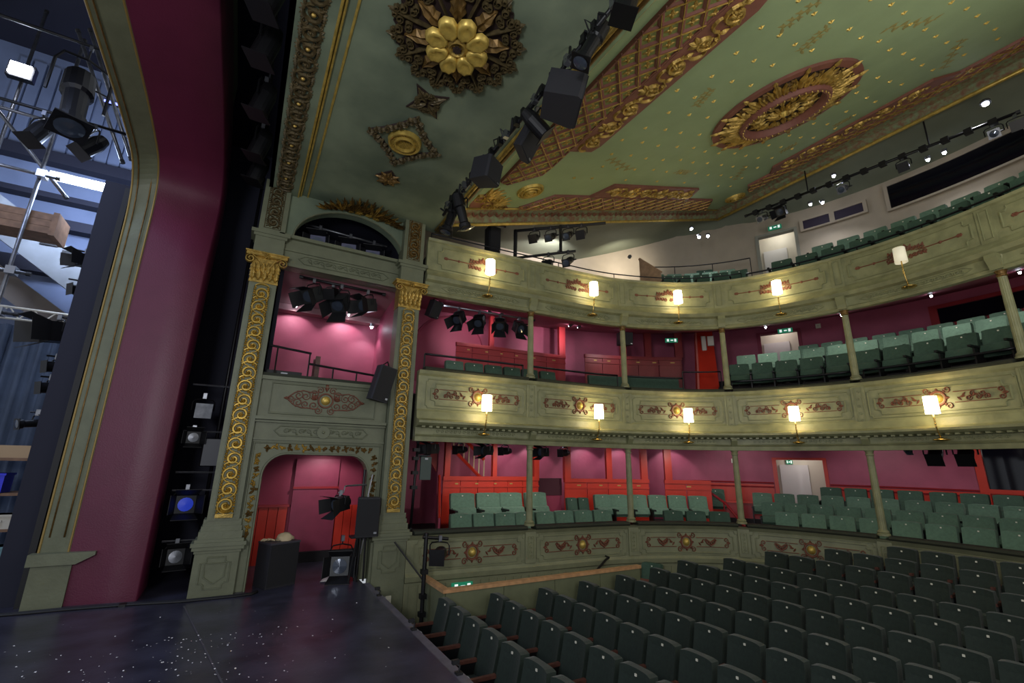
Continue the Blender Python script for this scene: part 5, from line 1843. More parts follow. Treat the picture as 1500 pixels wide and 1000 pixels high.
def speaker(loc, R, size, label, grille=True, bracket=True):
    root = empty('loudspeaker', loc)
    tag(root, label, 'loudspeaker')
    sx, sy, sz = [v / 2 for v in size]
    M = R.to_4x4()
    b = MB().prism([(-sx, -sy * .8), (-sx * .9, -sy), (sx * .9, -sy), (sx, -sy * .8), (sx * .8, sy), (-sx * .8, sy)], -sz, sz, M).build('cabinet', mat('grey_black_cabinet', (34, 34, 40), .7, bump=.1, bscale=80), root)
    MB().box(-sx * .9, sx * .9, -sy - .012, -sy, -sz * .94, sz * .94, M).build('grille', GRILLE, root)
    if bracket:
        MB().tube([M @ Vector((-sx * .5, sy * .5, sz)), M @ Vector((0, sy * .3, sz + .10)), M @ Vector((sx * .5, sy * .5, sz))], .015, 6).build('bracket', BLACKM, root)
    MB().box(sx * .55, sx * .8, -sy - .016, -sy - .011, -sz * .85, -sz * .75, M).build('badge', STEEL, root)
    return root


def pipe(name, pts, r, label, m=BLACKM, cat='pipe'):
    pts = [Vector(p) for p in pts]
    root = empty(name, pts[0])
    tag(root, label, cat)
    MB().tube([p - pts[0] for p in pts], r, 8).build('tube', m, root, True)
    for p in (pts[0], pts[-1]):
        MB().lathe([(r * 1.25, -.03), (r * 1.25, .03)], 8, Matrix.Translation(p - pts[0]) @ aim_matrix(pts[-1] - pts[0])).build('end_cap', BLACK, root)
    return root


Eul = lambda a, b, c: (Matrix.Rotation(c, 3, 'Z') @ Matrix.Rotation(a, 3, 'X') @ Matrix.Rotation(b, 3, 'Y'))
# --- bar under the apron ceiling
pb = pipe('lighting_bar', [(2.50, 1.6, 6.14), (2.56, 7.0, 6.14)], .026, 'long black lighting bar hung below the apron ceiling', cat='lighting bar')
for y in (2.2, 3.3, 4.6, 5.7, 6.8):
    MB().tube([(.05, y - 1.6, 0), (.08, y - 1.6, .28)], .015, 6).build('hanger', BLACKM, pb)
random.seed(3)
pts = []
for i in range(70):
    y = i * .078
    pts.append((.01 + .035 * sin(i * 1.7), y, .03 + .05 * sin(i * 2.3)))
MB().tube(pts, .018, 5).build('cable_loom', BLACK, pb)
for i in range(22):
    y = .25 + i * .23 + random.uniform(-.05, .05)
    MB().tube([(0, y, .02), (random.uniform(-.12, .10), y + .03, random.uniform(-.16, .14)), (random.uniform(-.08, .1), y + .08, random.uniform(-.12, .1)), (0, y + .14, 0)], .010, 5).build('cable_loop', BLACK, pb)
    MB().box(-.035, .035, y - .03, y + .03, -.05, .06).build('clamp', BLACKM if i % 3 else STEEL, pb)
speaker((2.62, 3.50, 5.90), Eul(.25, 0, 1.1), (.50, .42, .34), 'largest black loudspeaker on the apron ceiling bar')
speaker((2.66, 4.32, 5.90), Eul(.5, .0, .75), (.42, .12, .40), 'flat tilted black loudspeaker in the middle of the ceiling bar')
speaker((2.50, 5.22, 5.92), Eul(.2, 0, .55), (.34, .32, .34), 'small black loudspeaker near the pilaster end of the ceiling bar')
lantern((2.60, 4.02, 6.12), (.55, -.1, -.5), 'par', 'round black lantern between the two larger ceiling bar loudspeakers', .22)
lantern((2.52, 6.55, 6.12), (-.25, .1, -1), 'profile', 'left of two black profile lanterns at the end of the ceiling bar', .24, 1.15)
lantern((2.60, 6.30, 6.12), (.35, .05, -1), 'profile', 'right of two black profile lanterns at the end of the ceiling bar', .24, 1.15)
lantern((2.50, 2.85, 6.12), (-.3, .2, -.7), 'profile', 'black lantern beyond the largest loudspeaker on the ceiling bar', .14)
lantern((2.50, 2.35, 6.12), (-.2, .1, -.9), 'par', 'uppermost black lantern on the ceiling bar at the picture top', .14)

# --- upper stage box bar and its barn-door lanterns
pipe('lighting_bar', [(.50, 8.50, 5.00), (1.98, 8.50, 4.97)], .026, 'short black lighting bar across the upper stage box', cat='lighting bar')
lantern((.72, 8.50, 4.98), (-.85, -.75, -.75), 'fresnel', 'left barn door lantern on the upper stage box bar', .27, 1.05, m=mat('grey_lantern', (60, 62, 64), .4, .5), rear=ALU)
lantern((1.20, 8.50, 4.97), (-.55, -.8, -.95), 'fresnel', 'middle barn door lantern on the upper stage box bar', .30, 1.1, m=mat('grey_lantern', (60, 62, 64), .4, .5), rear=ALU)
lantern((1.68, 8.50, 4.96), (-1.0, -.6, -.35), 'fresnel', 'right barn door lantern on the upper stage box bar', .28, 1.0, m=mat('grey_lantern', (60, 62, 64), .4, .5), rear=ALU)
lantern((1.05, 8.52, 4.97), (-.5, -.8, -.5), 'par', 'dark lantern tucked between the upper stage box lanterns', .18, .9)
# --- lunette
pipe('lighting_bar', [(.42, 8.75, 6.16), (1.98, 8.75, 6.10)], .022, 'grey lighting bar inside the dark lunette', ALU, 'lighting bar')
for i, (x, lab) in enumerate(((.72, 'left'), (1.28, 'middle'), (1.74, 'right'))):
    lantern((x, 8.72, 6.14 - .02 * i), (-.25, -1, -.35), 'fresnel', lab + ' dark barn door lantern inside the lunette', .30, 1.1, m=mat('blue_black_lantern', (56, 58, 84), .5, .3))
# --- slot boom
bm_ = pipe('lighting_boom', [(-.36, 9.05, 0), (-.36, 9.05, 7.0)], .026, 'vertical black lighting boom in the dark slot beside the pilaster', cat='lighting boom')
for z in (.62, 1.35, 1.62, 2.25, 3.0):
    MB().tube([(-.46, -.05, z), (.14, -.05, z)], .016, 6).build('side_arm', ALU, bm_)
lantern((-.62, 8.95, .62), (.15, -1, .15), 'fresnel', 'lowest lantern on the slot boom, with bright reflector', .24, .9, lensm=ALU)
lantern((-.62, 8.95, 1.40), (.15, -1, .05), 'fresnel', 'slot boom lantern with blue lens and pale barn doors', .24, 1.05, lensm=BLUE_L)
lantern((-.68, 8.95, 2.30), (.15, -1, .0), 'fresnel', 'small square lantern on the slot boom above the blue one', .20, .75, lensm=ALU)
lantern((-.62, 8.95, 2.82), (.15, -1, -.1), 'par', 'round grey lantern highest on the visible slot boom', .24, 1.0, m=ALU)
gf = empty('colour_scroller', (-.42, 8.85, 1.72))
tag(gf, 'flat grey frame unit hung on the slot boom', 'scroller')
MB().box(-.10, .16, -.03, .03, 0, .42).build('panel', mat('grey_panel', (70, 72, 80), .5), gf)
MB().tube([(-.10, -.035, 0), (-.10, -.035, .42), (.16, -.035, .42), (.16, -.035, 0)], .012, 6, True).build('frame', BLACKM, gf)
pipe('lighting_bar', [(-.40, 2.5, 6.95), (-.36, 8.9, 6.95)], .026, 'black bar running along the ceiling slot', cat='lighting bar')
for i, (y, lab) in enumerate(((4.55, 'nearest'), (5.25, 'second'), (6.25, 'third'), (7.30, 'fourth'), (8.05, 'farthest'))):
    lantern((-.42, y, 6.92), (-.25, .1, -1), 'par', lab + ' black lantern hanging in the ceiling slot', .30, 1.25)
# --- lanterns under the gallery soffit, middle tier
pipe('lighting_bar', [rm(.55, .55, 5.0), rm(1.6, .55, 5.0), rm(2.7, .55, 5.0)], .022, 'steel lighting bar under the gallery soffit near the stage box', STEEL, 'lighting bar')
for i, s in enumerate((.92, 1.38, 1.86, 2.32)):
    p = rm(s, .55, 4.98)
    lantern(p, (-.75 + .25 * i, -.5, -.75 + .14 * i), 'fresnel', 'black barn door lantern under the gallery, %s from the stage box' % ORD[i], .24, .88)
speaker(rm(.36, .5, 4.86), Eul(.3, .15, .3), (.22, .22, .34), 'small grey loudspeaker under the gallery beside the gilt capital')
speaker(rm(4.95, .45, 4.80), Eul(.1, 0, r_rot(4.95) - pi / 2), (.34, .28, .30), 'black loudspeaker under the gallery by the second column')
# --- lower tier
for i, s in enumerate((.50, 1.06, 1.62, 2.02, 2.92, 3.44)):
    lantern(rm(s, .5, 2.24), (-1, -.25, -.06), 'fresnel' if i % 2 == 0 else 'par', 'small black lantern under the middle tier soffit, %s from the stage box' % ORD[i], .22, .72, group='lower tier lanterns', rear=ALU)
for i, s in enumerate((10.22, 10.60)):
    lantern(rm(s, .5, 2.40), (-.75, -.1, -.5), 'par', 'large round moving head lantern under the soffit, %s of the pair' % ('left', 'right')[i], .26, 1.05)
lantern(rm(9.9, .6, 2.36), (-.6, .1, -.6), 'profile', 'small silver lantern left of the moving head pair', .14, .6, m=ALU)
# mast at the passage beside pilaster
ms = pipe('lighting_mast', [rm(.13, .25, .70), rm(.16, .25, 2.2)], .024, 'black mast with clamps standing on the lower tier end by the pilaster', cat='lighting mast')
for z in (.7, .95, 1.2, 1.35):
    MB().box(-.05, .06, -.05, .05, z - .03, z + .03).build('clamp', BLACKM, ms)
MB().tube([(0, 0, 1.25), (.28, -.02, 1.25)], .014, 6).build('arm', ALU, ms)
mo = empty('hanging_panel', rm(.32, .22, 1.55))
tag(mo, 'small grey flat panel hung on the mast by the pilaster', 'panel')
MB().box(-.10, .10, -.02, .02, -.02, .38).build('board', mat('grey_green_panel', (70, 82, 78), .6), mo)
MB().box(-.03, .03, -.03, -.02, .33, .36).build('clip', STEEL, mo)
# floor stand in front of the lower tier
fs_ = empty('lighting_stand', (2.78, 7.50, -.96))
tag(fs_, 'tall black lighting stand between pilaster and oak railed partition', 'lighting stand')
MB().tube([(0, 0, 0), (0, 0, 1.70)], .035, 8).build('mast', BLACKM, fs_)
MB().tube([(-.06, 0, 1.64), (.36, -.05, 1.60)], .026, 8).build('cross_bar', BLACKM, fs_)
MB().tube([(.0, 0, 1.0), (-.42, .3, 1.55)], .014, 6).build('brace', BLACKM, fs_)
for a in (1.2, 2.9, 4.4):
    MB().tube([(0, 0, .25), (.11 * cos(a), .11 * sin(a), .01)], .018, 6).build('leg', BLACKM, fs_)
for z in (.5, .75, 1.1):
    MB().box(-.05, .05, -.05, .05, z, z + .07).build('clamp', BLACKM, fs_)
lantern((3.0, 7.46, .66), (-.6, -.9, -.1), 'par', 'black lantern with glass lens on the stand beside the partition', .24, 1.05)

# ================================================================== THINGS ON THE STAGE
fb = empty('stage_monitor', (.60, 8.15, 0), radians(25))
tag(fb, 'large black box loudspeaker standing in the stage box arch', 'loudspeaker')
MB().box(0, .46, 0, .36, 0, .62).build('cabinet', mat('grey_black_cabinet', (34, 34, 40), .7), fb)
MB().box(.015, .445, -.012, 0, .03, .59).build('grille', GRILLE, fb)
MB().box(-.005, .465, -.012, .365, .60, .625).build('top_edge', mat('worn_black_edge', (60, 58, 66), .5), fb)
cl = empty('cloth_bundle', (.80, 8.42, .625))
tag(cl, 'pale crumpled cloth bundle lying on the black loudspeaker', 'cloth')
mb = MB()
random.seed(5)
vs, n, m_ = [], 14, 7
for i in range(m_):
    for k in range(n):
        a = 2 * pi * k / n
        r = .13 * cos(i / m_ * pi / 2) * (1 + .25 * sin(3 * a + i) * .6) + random.uniform(-.012, .012)
        vs.append((r * cos(a), r * .7 * sin(a), .11 * sin(i / m_ * pi / 2) + random.uniform(-.008, .01)))
mb.add(vs, [(i * n + k, i * n + (k + 1) % n, (i + 1) * n + (k + 1) % n, (i + 1) * n + k) for i in range(m_ - 1) for k in range(n)] + [tuple((m_ - 1) * n + k for k in range(n))])
mb.build('bundle', FABRICW, cl, True)
mb = MB()
for q in range(6):
    x0 = -.14 - .02 * q
    mb.tube([(x0, -.03 + .02 * q, .008), (x0 - .05, -.05 + .03 * (q % 3), .03), (x0 - .09, .0 - .02 * (q % 2), .012)], .012, 5)
tag(mb.build('loose_folds', FABRICW, cl), kind='stuff')

sp = empty('speaker_stand', (1.90, 7.98, 0))
tag(sp, 'black pole stand beside pilaster carrying loudspeaker and lantern', 'stand')
MB().tube([(-.04, .16, 0), (-.04, .16, 1.70)], .022, 8).build('pole', BLACKM, sp)
MB().tube([(-.34, .12, 1.44), (.0, .14, 1.46)], .016, 6).build('arm', ALU, sp)
MB().tube([(-.34, .12, 1.44), (-.36, .10, 1.34), (-.44, .10, 1.34)], .012, 6).build('hook', ALU, sp)
for a in (-.16, -.05, .06):
    MB().tube([(a, .02, .02), (a * .6, .0, .68)], .016, 6).build('leg', BLACKM, sp)
MB().box(-.20, .12, -.08, .14, .66, .69).build('tray', BLACKM, sp)
MB().tube([(.08, .1, 1.62), (.02, .02, 1.3), (.06, .05, .9), (.0, .1, .4)], .012, 5).build('cable', mat('grey_cable', (150, 150, 155), .5), sp)
speaker((1.92, 7.93, .98), Eul(0, 0, -.12), (.36, .28, .58), 'black loudspeaker on a stand beside the second pilaster', bracket=False)
lantern((1.50, 8.08, 1.34), (-.9, -.5, -.2), 'fresnel', 'black barn door lantern on the arm of the speaker stand', .20, .85)
lantern((1.66, 8.34, .62), (-.25, -1, .1), 'fresnel', 'grey fresnel lantern standing low inside the stage box arch', .36, 1.15, m=mat('grey_lantern', (60, 62, 64), .4, .5), lensm=LENS)
fl2 = empty('floor_flap', (1.52, 8.25, 0))
tag(fl2, 'pale metal flap lying on the floor under the grey lantern', 'flap')
MB().add([(-.16, -.02, .004), (.28, -.06, .004), (.22, .16, .10), (-.02, .22, .06), (-.16, -.02, .016), (.28, -.06, .016), (.22, .16, .112), (-.02, .22, .072)], [(3, 2, 1, 0), (4, 5, 6, 7), (0, 1, 5, 4), (1, 2, 6, 5), (2, 3, 7, 6), (3, 0, 4, 7)]).build('sheet', mat('pale_metal', (190, 186, 178), .4, .2), fl2)
MB().tube([(-.16, -.02, .01), (.28, -.06, .01)], .008, 5).build('hinge', STEEL, fl2)
speaker((1.93, 7.84, 3.12), Eul(.12, radians(11), .15), (.30, .30, .60), 'black loudspeaker tilted against the second pilaster at box height')
# little clamps on the stage edge
for i, (y, lab) in enumerate(((7.15, 'farthest'), (5.62, 'middle'), (4.35, 'nearest'))):
    e = empty('edge_microphone', (2.0, y, 0))
    tag(e, lab + ' small black microphone clip on the stage edge', 'microphone')
    MB().box(-.03, .03, -.03, .03, -.02, .015).build('base', BLACK, e)
    MB().tube([(0, 0, .01), (.01, 0, .06), (-.03, .03, .085)], .010, 6).build('neck', BLACKM, e)
    MB().box(-.055, .01, .01, .05, .07, .105).build('head', BLACK, e)
    MB().tube([(.02, 0, 0), (.07, -.06, -.02), (.10, -.14, -.10), (.08, -.2, -.25)], .006, 5).build('cable', mat('grey_cable', (150, 150, 155), .5), e)
for k in range(3):
    cb = empty('cable_run', (0, 0, 0))
    tag(cb, ['front', 'middle', 'rear'][k] + ' of three black cables lying along the proscenium foot', 'cable')
    pts = [(-6, 7.9 + .02 * k, .012), (-3.2, 8.25 - .03 * k, .012), (-2.3, 8.28 - .03 * k, .012), (-2.05, 8.24 - .03 * k, .012), (-1.5, 8.20 - .03 * k, .012), (-.9, 8.12 - .03 * k, .012), (-.4, 8.00 - .03 * k, .012), (.2, 7.98 - .03 * k, .012), (.42, 8.0 - .03 * k, .012), (.5, 8.1 - .03 * k, .012)]
    MB().tube([p.to_3d() + Vector((0, 0, .012)) if len(p) == 2 else p for p in [Vector(q) for q in pts]], .014, 6).build('cable', BLACK, cb, True)
    MB().box(-1.05, -.98, 8.10 - .03 * k, 8.14 - .03 * k, .0, .03).build('tape', BLACKM, cb)
tl = MB().add([(-.35, 7.75, .003), (-.33, 7.75, .003), (.55, 3.0, .003), (.53, 3.0, .003)], [(0, 1, 2, 3)]).build('tape_line', mat('worn_tape', (70, 69, 78), .6))
tag(tl, 'thin worn tape line running across the stage floor', 'tape')

# ================================================================== GALLERY RIG
gr_ = empty('lighting_ladder', (4.97, 8.6, 5.9))
tag(gr_, 'black ladder shaped lighting frame standing over the gallery front', 'lighting frame')
U0 = Vector((4.97, 8.6, 5.9))
MB().tube([(0, 0, 0), (0, 0, 1.36)], .045, 8).build('post', BLACK, gr_)
MB().tube([(0, 0, 1.34), (1.58, -1.42, 1.34)], .035, 8).build('top_bar', BLACK, gr_)
MB().tube([(0, 0, .63), (.98, -1.05, .63)], .032, 8).build('lower_bar', BLACK, gr_)
MB().tube([(.76, -.78, 1.34), (.76, -.78, .63)], .035, 8).build('middle_post', BLACK, gr_)
for i, (t, z, lab, st_) in enumerate(((.27, 1.34, 'first on the top bar', 'par'), (.50, 1.34, 'second on the top bar', 'profile'), (.74, 1.34, 'third on the top bar', 'profile'), (.92, 1.34, 'last on the top bar', 'par'), (.56, .63, 'left on the lower bar', 'par'), (.88, .63, 'right on the lower bar', 'profile'))):
    if z > 1:
        p = U0 + Vector((1.58 * t * .8, -1.42 * t * .8, z))
    else:
        p = U0 + Vector((.98 * t, -1.05 * t, z))
    lantern(p, (-.7, -.5, -.55), st_, 'lantern on the gallery lighting frame, ' + lab, .26, .9, group='gallery frame lanterns', rear=ALU)
speaker(rm(1.62, .55, 6.72), Eul(0, 0, .1), (.30, .26, .62), 'black loudspeaker on the gallery side near the lighting frame')
pipe('steel_pipe', [rm(1.40, .5, 7.05), rm(2.0, .75, 7.28)], .02, 'short black slanting pipe above the gallery loudspeaker')
pg = pipe('lighting_bar', [(10.9, 6.45, 8.40), (11.25, 4.0, 8.36), (11.62, 1.5, 8.32)], .032, 'long black lighting bar across the back of the gallery', cat='lighting bar')
for i in range(14):
    t = .05 + i * .068
    p = Vector((.72 * t, -4.95 * t, -.08 * t))
    MB().box(p.x - .05, p.x + .05, p.y - .06, p.y + .06, p.z - .06, p.z + .05).build('socket_box', BLACK, pg)
for t in (.3, .75):
    p = Vector((.72 * t, -4.95 * t, -.08 * t))
    MB().tube([p, p + Vector((0, 0, .6))], .015, 6).build('hanger', BLACKM, pg)
for i, (t, st_, lab) in enumerate(((.08, 'profile', 'left end'), (.17, 'fresnel', 'second from left'), (.44, 'profile', 'middle bright'), (.66, 'par', 'fourth from left'), (.93, 'profile', 'right end'), (.99, 'par', 'outermost right'))):
    p = Vector((10.9 + .72 * t, 6.45 - 4.95 * t, 8.36 - .08 * t))
    lantern(p, (-.8, -.1, -.45), st_, 'lantern on the gallery back bar, ' + lab, .24, .85, m=ALU if i in (0, 2, 4) else BLACKM, group='gallery bar lanterns')


def downlight(loc, label, aim=(0, 0, -1), e=6, r=.035, color=(.95, .95, 1), spot=None, blend=.6):
    root = empty('downlight', loc)
    tag(root, label, 'downlight', 'small downlights')
    A = aim_matrix(aim)
    MB().lathe([(r * 1.6, -.05), (r * 1.7, .0), (r * 1.2, .012)], 14, A).build('bezel', ALU, root)
    MB().lathe([(r, .013), (r * .95, .035), (r * .6, .055), (0.001, .062)], 12, A).build('lamp_face', BULB, root)
    v = A @ Vector((0, 0, .09))
    p = Vector(loc) + v
    light('downlight_beam', 'SPOT', p, e, color, .03, aim=p + Vector(aim), angle=spot or 110, blend=blend)


C1 = (.95, .95, 1.0)
downlight(rm(6.84, 1.3, 8.30), 'bright gallery ceiling spot, upper of the cluster by the timber panel', (-.3, -.3, -1), 14)
downlight(rm(6.95, 1.25, 8.00), 'bright gallery ceiling spot, lower left of the cluster', (-.3, -.3, -1), 14)
downlight(rm(7.10, 1.25, 8.00), 'brightest gallery ceiling spot, lower right of the cluster', (-.3, -.3, -1), 18)
downlight(rm(5.69, 1.9, 7.72), 'single gallery wall spot left of the timber screen', (.35, .8, .02), 45, color=(1, .9, .75), spot=140)
downlight(rm(4.0, 1.7, 7.5), 'gallery wall spot behind the lighting ladder', (.1, .9, .15), 70, color=(1, .93, .95), spot=140)
downlight((12.1, 5.40, 8.62), 'gallery back ceiling spot, first from the doorway', (.3, 0, -1), 12)
downlight((12.1, 5.12, 8.52), 'gallery back ceiling spot, second from the doorway', (.3, 0, -1), 12)
downlight((11.3, 4.45, 8.62), 'bright lamp above the middle of the gallery bar', (.2, 0, -1), 10)
downlight((12.2, 3.00, 8.50), 'gallery back ceiling spot, left of the right hand pair', (.3, 0, -1), 12)
downlight((12.2, 2.72, 8.50), 'gallery back ceiling spot, right of the right hand pair', (.3, 0, -1), 12)
downlight((11.7, 1.87, 8.85), 'very bright lamp at the right end of the gallery', (-.3, 0, -1), 16, r=.05)
# wall washers of the middle tier
for i, (s, d, z) in enumerate(((1.80, 1.05, 5.18), (2.10, 1.05, 5.18), (3.95, 1.05, 5.20), (4.16, 1.05, 5.20))):
    downlight(rm(s, d, z), 'bright soffit spot under the gallery, %s from the stage box' % ORD[i], tuple(Vector(rm(s + .1, 3.3, 5.1)) - Vector(rm(s, d, z))), 40, r=.028, color=(1, .9, .95), spot=52)
downlight(rm(.52, .5, 4.98), 'tiny bright spot by the small loudspeaker under the gallery', (.4, .9, -.6), 18, r=.022, color=(1, .9, .95), spot=110)
downlight(rm(5.2, 1.2, 5.24), 'soffit spot before the dark red partition', tuple(Vector(rm(5.2, 3.3, 4.6)) - Vector(rm(5.2, 1.2, 5.24))), 16, r=.02, color=(1, .9, .95), spot=80)
for i, s in enumerate((7.9, 9.2, 10.5, 11.6)):  # spots added under the gallery soffit to brighten the back rows
    a = rm(s, .9, 5.17)
    downlight(a, 'added fill spot over the middle tier back rows, %s from the aisle' % ORD[i], tuple(rm(s, 1.5, 4.3) - a), 13, r=.02, color=(1, .96, .92), spot=120)
# lower tier wall spots
for i, s in enumerate((3.2, 3.98, 4.85, 5.62, 6.46)):
    a = rm(s, 2.75, 2.42)
    downlight(a, 'small wall spot over the lower tier partitions, %s from the left' % ORD[i], tuple(rm(s, 3.3, 1.6) - a), 8, r=.02, color=(1, .88, .92), spot=100, blend=.3)
for i, s in enumerate((7.3, 9.0, 10.4)):  # spots added to lift the back wall and its rows
    a = rm(s, 1.9, 2.36)
    downlight(a, 'added fill spot over the lower tier back block, %s from the aisle' % ORD[i], tuple(rm(s, 3.2, 1.2) - a), 11, r=.025, color=(1, .93, .88), spot=130)
for i, s in enumerate((2.0, 3.1, 4.9, 6.3)):  # extra spots put in to brighten benches and scarlet partitions
    a = rm(s, .85, 2.30)
    downlight(a, 'added fill spot over the lower tier benches, %s from the stage box' % ORD[i], tuple(rm(s, 2.0, .9) - a), 16, r=.022, color=(1, .93, .86), spot=120)
a = rm(1.0, 2.4, 2.36)
downlight(a, 'small passage spot beside the staircase', tuple(rm(.8, 2.0, 0) - a), 10, r=.02, color=(1, .9, .85), spot=120)
# spots in the upper stage box and the ground box
for i, (x, e) in enumerate(((.55, 9), (1.55, 12))):
    downlight((x, 9.55, 4.80), ('left', 'right')[i] + ' wall spot in the upper stage box', (0, .45, -.6), e, r=.02, color=(1, .88, .95), spot=105, blend=.3)
downlight((2.05, 9.60, 4.62), 'bright spot at the right beam of the upper stage box', (-.1, .2, -1), 8, r=.03, spot=120)
downlight((1.50, 9.30, 2.10), 'small ceiling spot in the ground stage box', (-.05, .5, -1), 16, r=.022, color=(1, .93, .93), spot=120)

# ================================================================== BACKSTAGE
LIT = mat('blue_grey_stage_wall', (104, 116, 146), .8, var=.12, scale=1.5)
sw_ = struct(bx('wall_stage_rear', LIT, -9, 0, 13.0, 13.1, 0, 11), 'pale blue grey side wall of the stage house')
for z, h_ in ((6.6, .22), (5.55, .30), (8.1, .26), (7.25, .12)):
    bx('steel_beam', NAVY, -9, -2.2, 12.7, 12.98, z, z + h_, sw_)
for i in range(16):
    bx('pier_panel', LIT, -5.6 + i * .24, -5.4 + i * .24, 12.93, 13.0, 8.45, 10.6, sw_)
struct(bx('ceiling_stage_house', NAVY, -9, -2.3, -1.2, 13.1, 10.9, 11.0), 'dark grid over the stage', 'ceiling')
ftube = empty('fluorescent_lamp', (-3.62, 10.28, 6.66))
tag(ftube, 'bright white fluorescent tube on the backstage wall', 'lamp')
MB().tube([(0, 0, 0), (.9, 0, .04)], .04, 10).build('tube', TUBE, ftube)
MB().box(-.04, .96, .05, .13, -.04, .10).build('batten', WHITE, ftube)
MB().box(.90, .96, -.05, .05, -.02, .10).build('end_holder', WHITE, ftube)
light('tube_glow', 'AREA', (-3.2, 10.38, 6.72), 130, (.62, .75, 1.0), .8, aim=(-3.3, 12.8, 6.4))
light('tube_glow', 'AREA', (-3.2, 10.30, 6.70), 40, (.55, .7, 1.0), .8, aim=(-3.0, 8.0, 4.0))


def scaf(pts, label):
    o = pipe('scaffold_pole', pts, .03, label, ALU)
    return o


scaf([(-3.74, 10.2, 0), (-3.70, 10.2, 9.5)], 'upright scaffold pole in front of the fluorescent tube')
for k, (z, lab) in enumerate(((4.05, 'lowest'), (4.75, 'second'), (6.55, 'third'), (7.6, 'highest'))):
    o = scaf([(-5.5, 10.1, z), (-3.45, 10.12, z - .02)], lab + ' horizontal scaffold pole at the upright pole')
    MB().box(2.0 - .22, 2.0 - .10, -.05, .12, -.07, .06).build('coupler', STEEL, o)
scaf([(-5.0, 10.3, 8.2), (-3.35, 10.3, 6.3)], 'diagonal scaffold brace crossing the upright pole')
scaf([(-3.6, 9.6, 9.2), (-2.55, 9.6, 6.9)], 'left of two steep poles beside the proscenium arch')
scaf([(-3.45, 9.6, 9.3), (-2.45, 9.6, 7.0)], 'right of two steep poles beside the proscenium arch')
pf_ = empty('timber_platform', (-4.4, 10.3, 5.55))
tag(pf_, 'thick timber platform end on the backstage scaffold', 'platform')
for k in range(3):
    MB().box(-.6, 1.02, -.02, .5, .0 + k * .125, .12 + k * .125).build('plank', mat('old_timber', (126, 96, 74), .7, var=.2, scale=8), pf_)
MB().box(.98, 1.06, -.05, .52, -.03, .40).build('end_board', mat('old_timber', (126, 96, 74), .7), pf_)
# concrete stair flight seen from below
cs_ = empty('concrete_stair', (-4.6, 11.5, 4.0))
tag(cs_, 'pale concrete stair flight crossing the backstage wall', 'staircase')
for k, (dy, m) in enumerate(((0, CONC), (.5, mat('brown_concrete', (104, 96, 92), .8)))):
    a, b = Vector((-.6, dy, 2.25 - .9 * k)), Vector((2.5, dy, .05 - .9 * k))
    hgt = Vector((0, 0, .75 if k == 0 else .5))
    q = [a, b, b + hgt, a + hgt]
    MB().add(q + [p + Vector((0, .2, 0)) for p in q], [(0, 1, 2, 3), (7, 6, 5, 4), (0, 4, 5, 1), (1, 5, 6, 2), (2, 6, 7, 3), (3, 7, 4, 0)]).build('flight', m, cs_)
for k in range(5):
    MB().box(.7 + k * .34, .96 + k * .34, -.02, .05, 1.75 - k * .24, 1.95 - k * .24).build('panel_opening', BLACK, cs_)
# white truss and drapes
ts = empty('lighting_truss', (-4.6, 10.9, 4.12))
tag(ts, 'white lattice lighting truss above the backstage drapes', 'truss')
for dz in (0, .2):
    MB().tube([(0, 0, dz), (2.2, 0, dz - .02)], .022, 6).build('chord', WHITE, ts)
for k in range(14):
    MB().tube([(k * .155, 0, .2 * (k % 2)), ((k + 1) * .155, 0, .2 * ((k + 1) % 2))], .012, 5).build('lacing', WHITE, ts)
dr = empty('stage_drape', (-5.0, 11.35, 0))
tag(dr, 'blue grey pleated drape hanging below the backstage truss', 'drape')
for k in range(3):
    mb = MB()
    n = 40
    vs = []
    for z in (0.0, 1.0, 2.0, 3.0, 4.1):
        vs += [(k * 1.1 + i * 1.12 / n, .05 * sin(i * .95 + k) + .02 * sin(i * 2.3 + z), z) for i in range(n + 1)]
    mb.add(vs, [(r * (n + 1) + i, r * (n + 1) + i + 1, (r + 1) * (n + 1) + i + 1, (r + 1) * (n + 1) + i) for r in range(4) for i in range(n)])
    mb.build('drape_panel', DRAPE, dr, True)
# lanterns beside the tormentor
for i, (x, z, st_, lab) in enumerate(((-2.62, 5.05, 'fresnel', 'topmost'), (-2.58, 4.55, 'par', 'second'), (-2.72, 3.92, 'fresnel', 'largest'), (-2.62, 3.30, 'par', 'fourth'), (-2.62, 2.98, 'par', 'fifth'), (-2.66, 2.45, 'profile', 'lowest'))):
    lantern((x, 9.4, z), (-.8, -.6, -.15), st_, lab + ' lantern hanging behind the proscenium leg', .2, 1.25 if i == 2 else .8, group='backstage lanterns')
bt = pipe('lighting_boom', [(-2.45, 9.45, 0), (-2.42, 9.45, 6.2)], .026, 'black boom pole behind the proscenium leg', cat='lighting boom')
for z in (5.05, 4.55, 3.92, 3.30, 2.98, 2.45):
    MB().tube([(-.3, -.05, z), (.03, 0, z)], .014, 6).build('side_arm', BLACKM, bt)
lantern((-3.15, 9.0, 8.5), (.15, -.3, -1), 'profile', 'large dark lantern hanging high at the upper left', .45, 2.4)
pipe('lighting_bar', [(-5.0, 9.4, 7.34), (-2.5, 9.4, 7.34)], .026, 'upper left lighting bar carrying two dark lanterns', cat='lighting bar')
pipe('lighting_bar', [(-5.0, 9.0, 8.54), (-2.6, 9.0, 8.54)], .026, 'highest lighting bar at the upper left', cat='lighting bar')
lantern((-2.95, 9.4, 7.3), (-.4, -.3, -.8), 'par', 'dark lantern hanging below the large one upper left', .3, 1.3)
lantern((-3.6, 9.4, 7.3), (-.2, -.3, -.9), 'par', 'dark lantern left above the fluorescent tube', .3, 1.3)
scaf([(-4.72, 11.18, 0), (-4.72, 11.18, 10.6)], 'rear scaffold pole behind the floodlight')
fp = empty('floodlight', (-4.72, 11.0, 9.0))
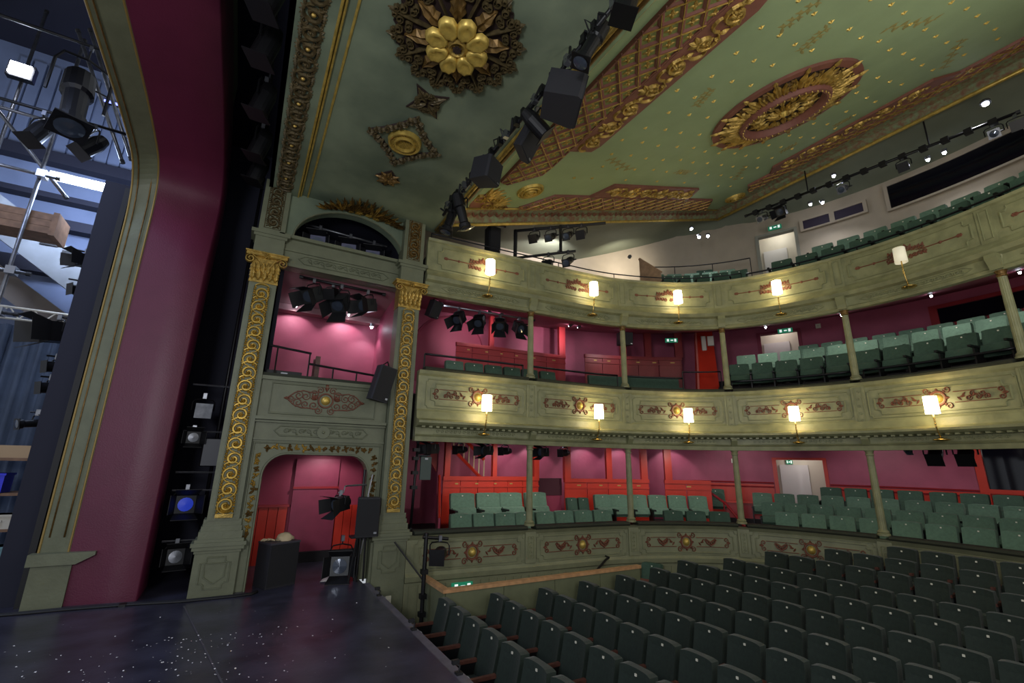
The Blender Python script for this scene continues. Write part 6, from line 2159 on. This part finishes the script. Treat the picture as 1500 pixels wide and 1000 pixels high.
tag(fp, 'glaring white floodlight at the upper left corner', 'floodlight')
MB().box(-.15, .15, -.02, .02, -.12, .12).build('lamp_face', BULB, fp)
MB().box(-.19, .19, .02, .16, -.16, .16).build('housing', BLACKM, fp)
for x, y, z, lab, m in ((-3.79, 12.88, 10.07, 'violet lit batten by the arch curve', mat('lit_violet_strip', (120, 130, 255), .5, emit=2.0)),):
    o = empty('led_batten', (x, y, z))
    tag(o, lab, 'batten')
    MB().box(-.25, .25, -.03, .03, -.04, .04).build('housing', BLACKM, o)
    MB().box(-.24, .24, -.045, -.03, -.03, .03).build('strip', m, o)
# prop shelving at the lower left
ps = empty('prop_shelf', (-3.2, 10.1, 0))
tag(ps, 'wooden prop shelving beside the proscenium leg', 'shelf')
for z in (.25, .75, 1.25, 1.75):
    MB().box(-.8, .62, -.25, .3, z, z + .04).build('shelf_board', mat('old_timber', (126, 96, 74), .7), ps)
for x in (-.78, .58):
    MB().box(x, x + .05, -.25, .3, 0, 1.95).build('upright', mat('old_timber', (126, 96, 74), .7), ps)
MB().box(-.8, .62, .28, .3, 1.79, 1.98).build('back_rail', mat('pale_ply', (176, 150, 116), .6), ps)


def tub(loc, w_, d_, h_, rgb, nm, label, cat):
    o = empty(nm, loc)
    tag(o, label, cat)
    m = mat('%s_%d_%d_%d' % ((nm,) + rgb), rgb, .4)
    MB().prism([(-w_ / 2, -d_ / 2), (w_ / 2, -d_ / 2), (w_ / 2, d_ / 2), (-w_ / 2, d_ / 2)], 0, h_, None).build('body', m, o)
    MB().box(-w_ / 2 - .015, w_ / 2 + .015, -d_ / 2 - .015, d_ / 2 + .015, h_ - .03, h_).build('rim', m, o)
    MB().box(-.05, .05, -d_ / 2 - .03, -d_ / 2 - .01, h_ * .5, h_ * .6).build('handle', m, o)


tub((-3.15, 10.0, 1.29), .40, .35, .28, (40, 48, 220), 'plastic_tub', 'bright blue plastic tub on the prop shelf', 'tub')
tub((-2.90, 10.0, .79), .30, .30, .2, (196, 190, 176), 'cardboard_box', 'pale box on the prop shelf', 'box')
tub((-3.25, 10.0, .79), .26, .3, .26, (48, 40, 96), 'storage_box', 'dark purple box on the prop shelf', 'box')
tub((-3.05, 10.0, .29), .26, .3, .22, (190, 30, 48), 'storage_box', 'small red box low on the prop shelf', 'box')
tub((-2.75, 10.0, .29), .26, .3, .26, (110, 150, 160), 'storage_box', 'pale blue box low on the prop shelf', 'box')
tub((-2.85, 9.62, 0), .36, .3, .2, (96, 70, 160), 'storage_box', 'violet box on the floor before the prop shelf', 'box')
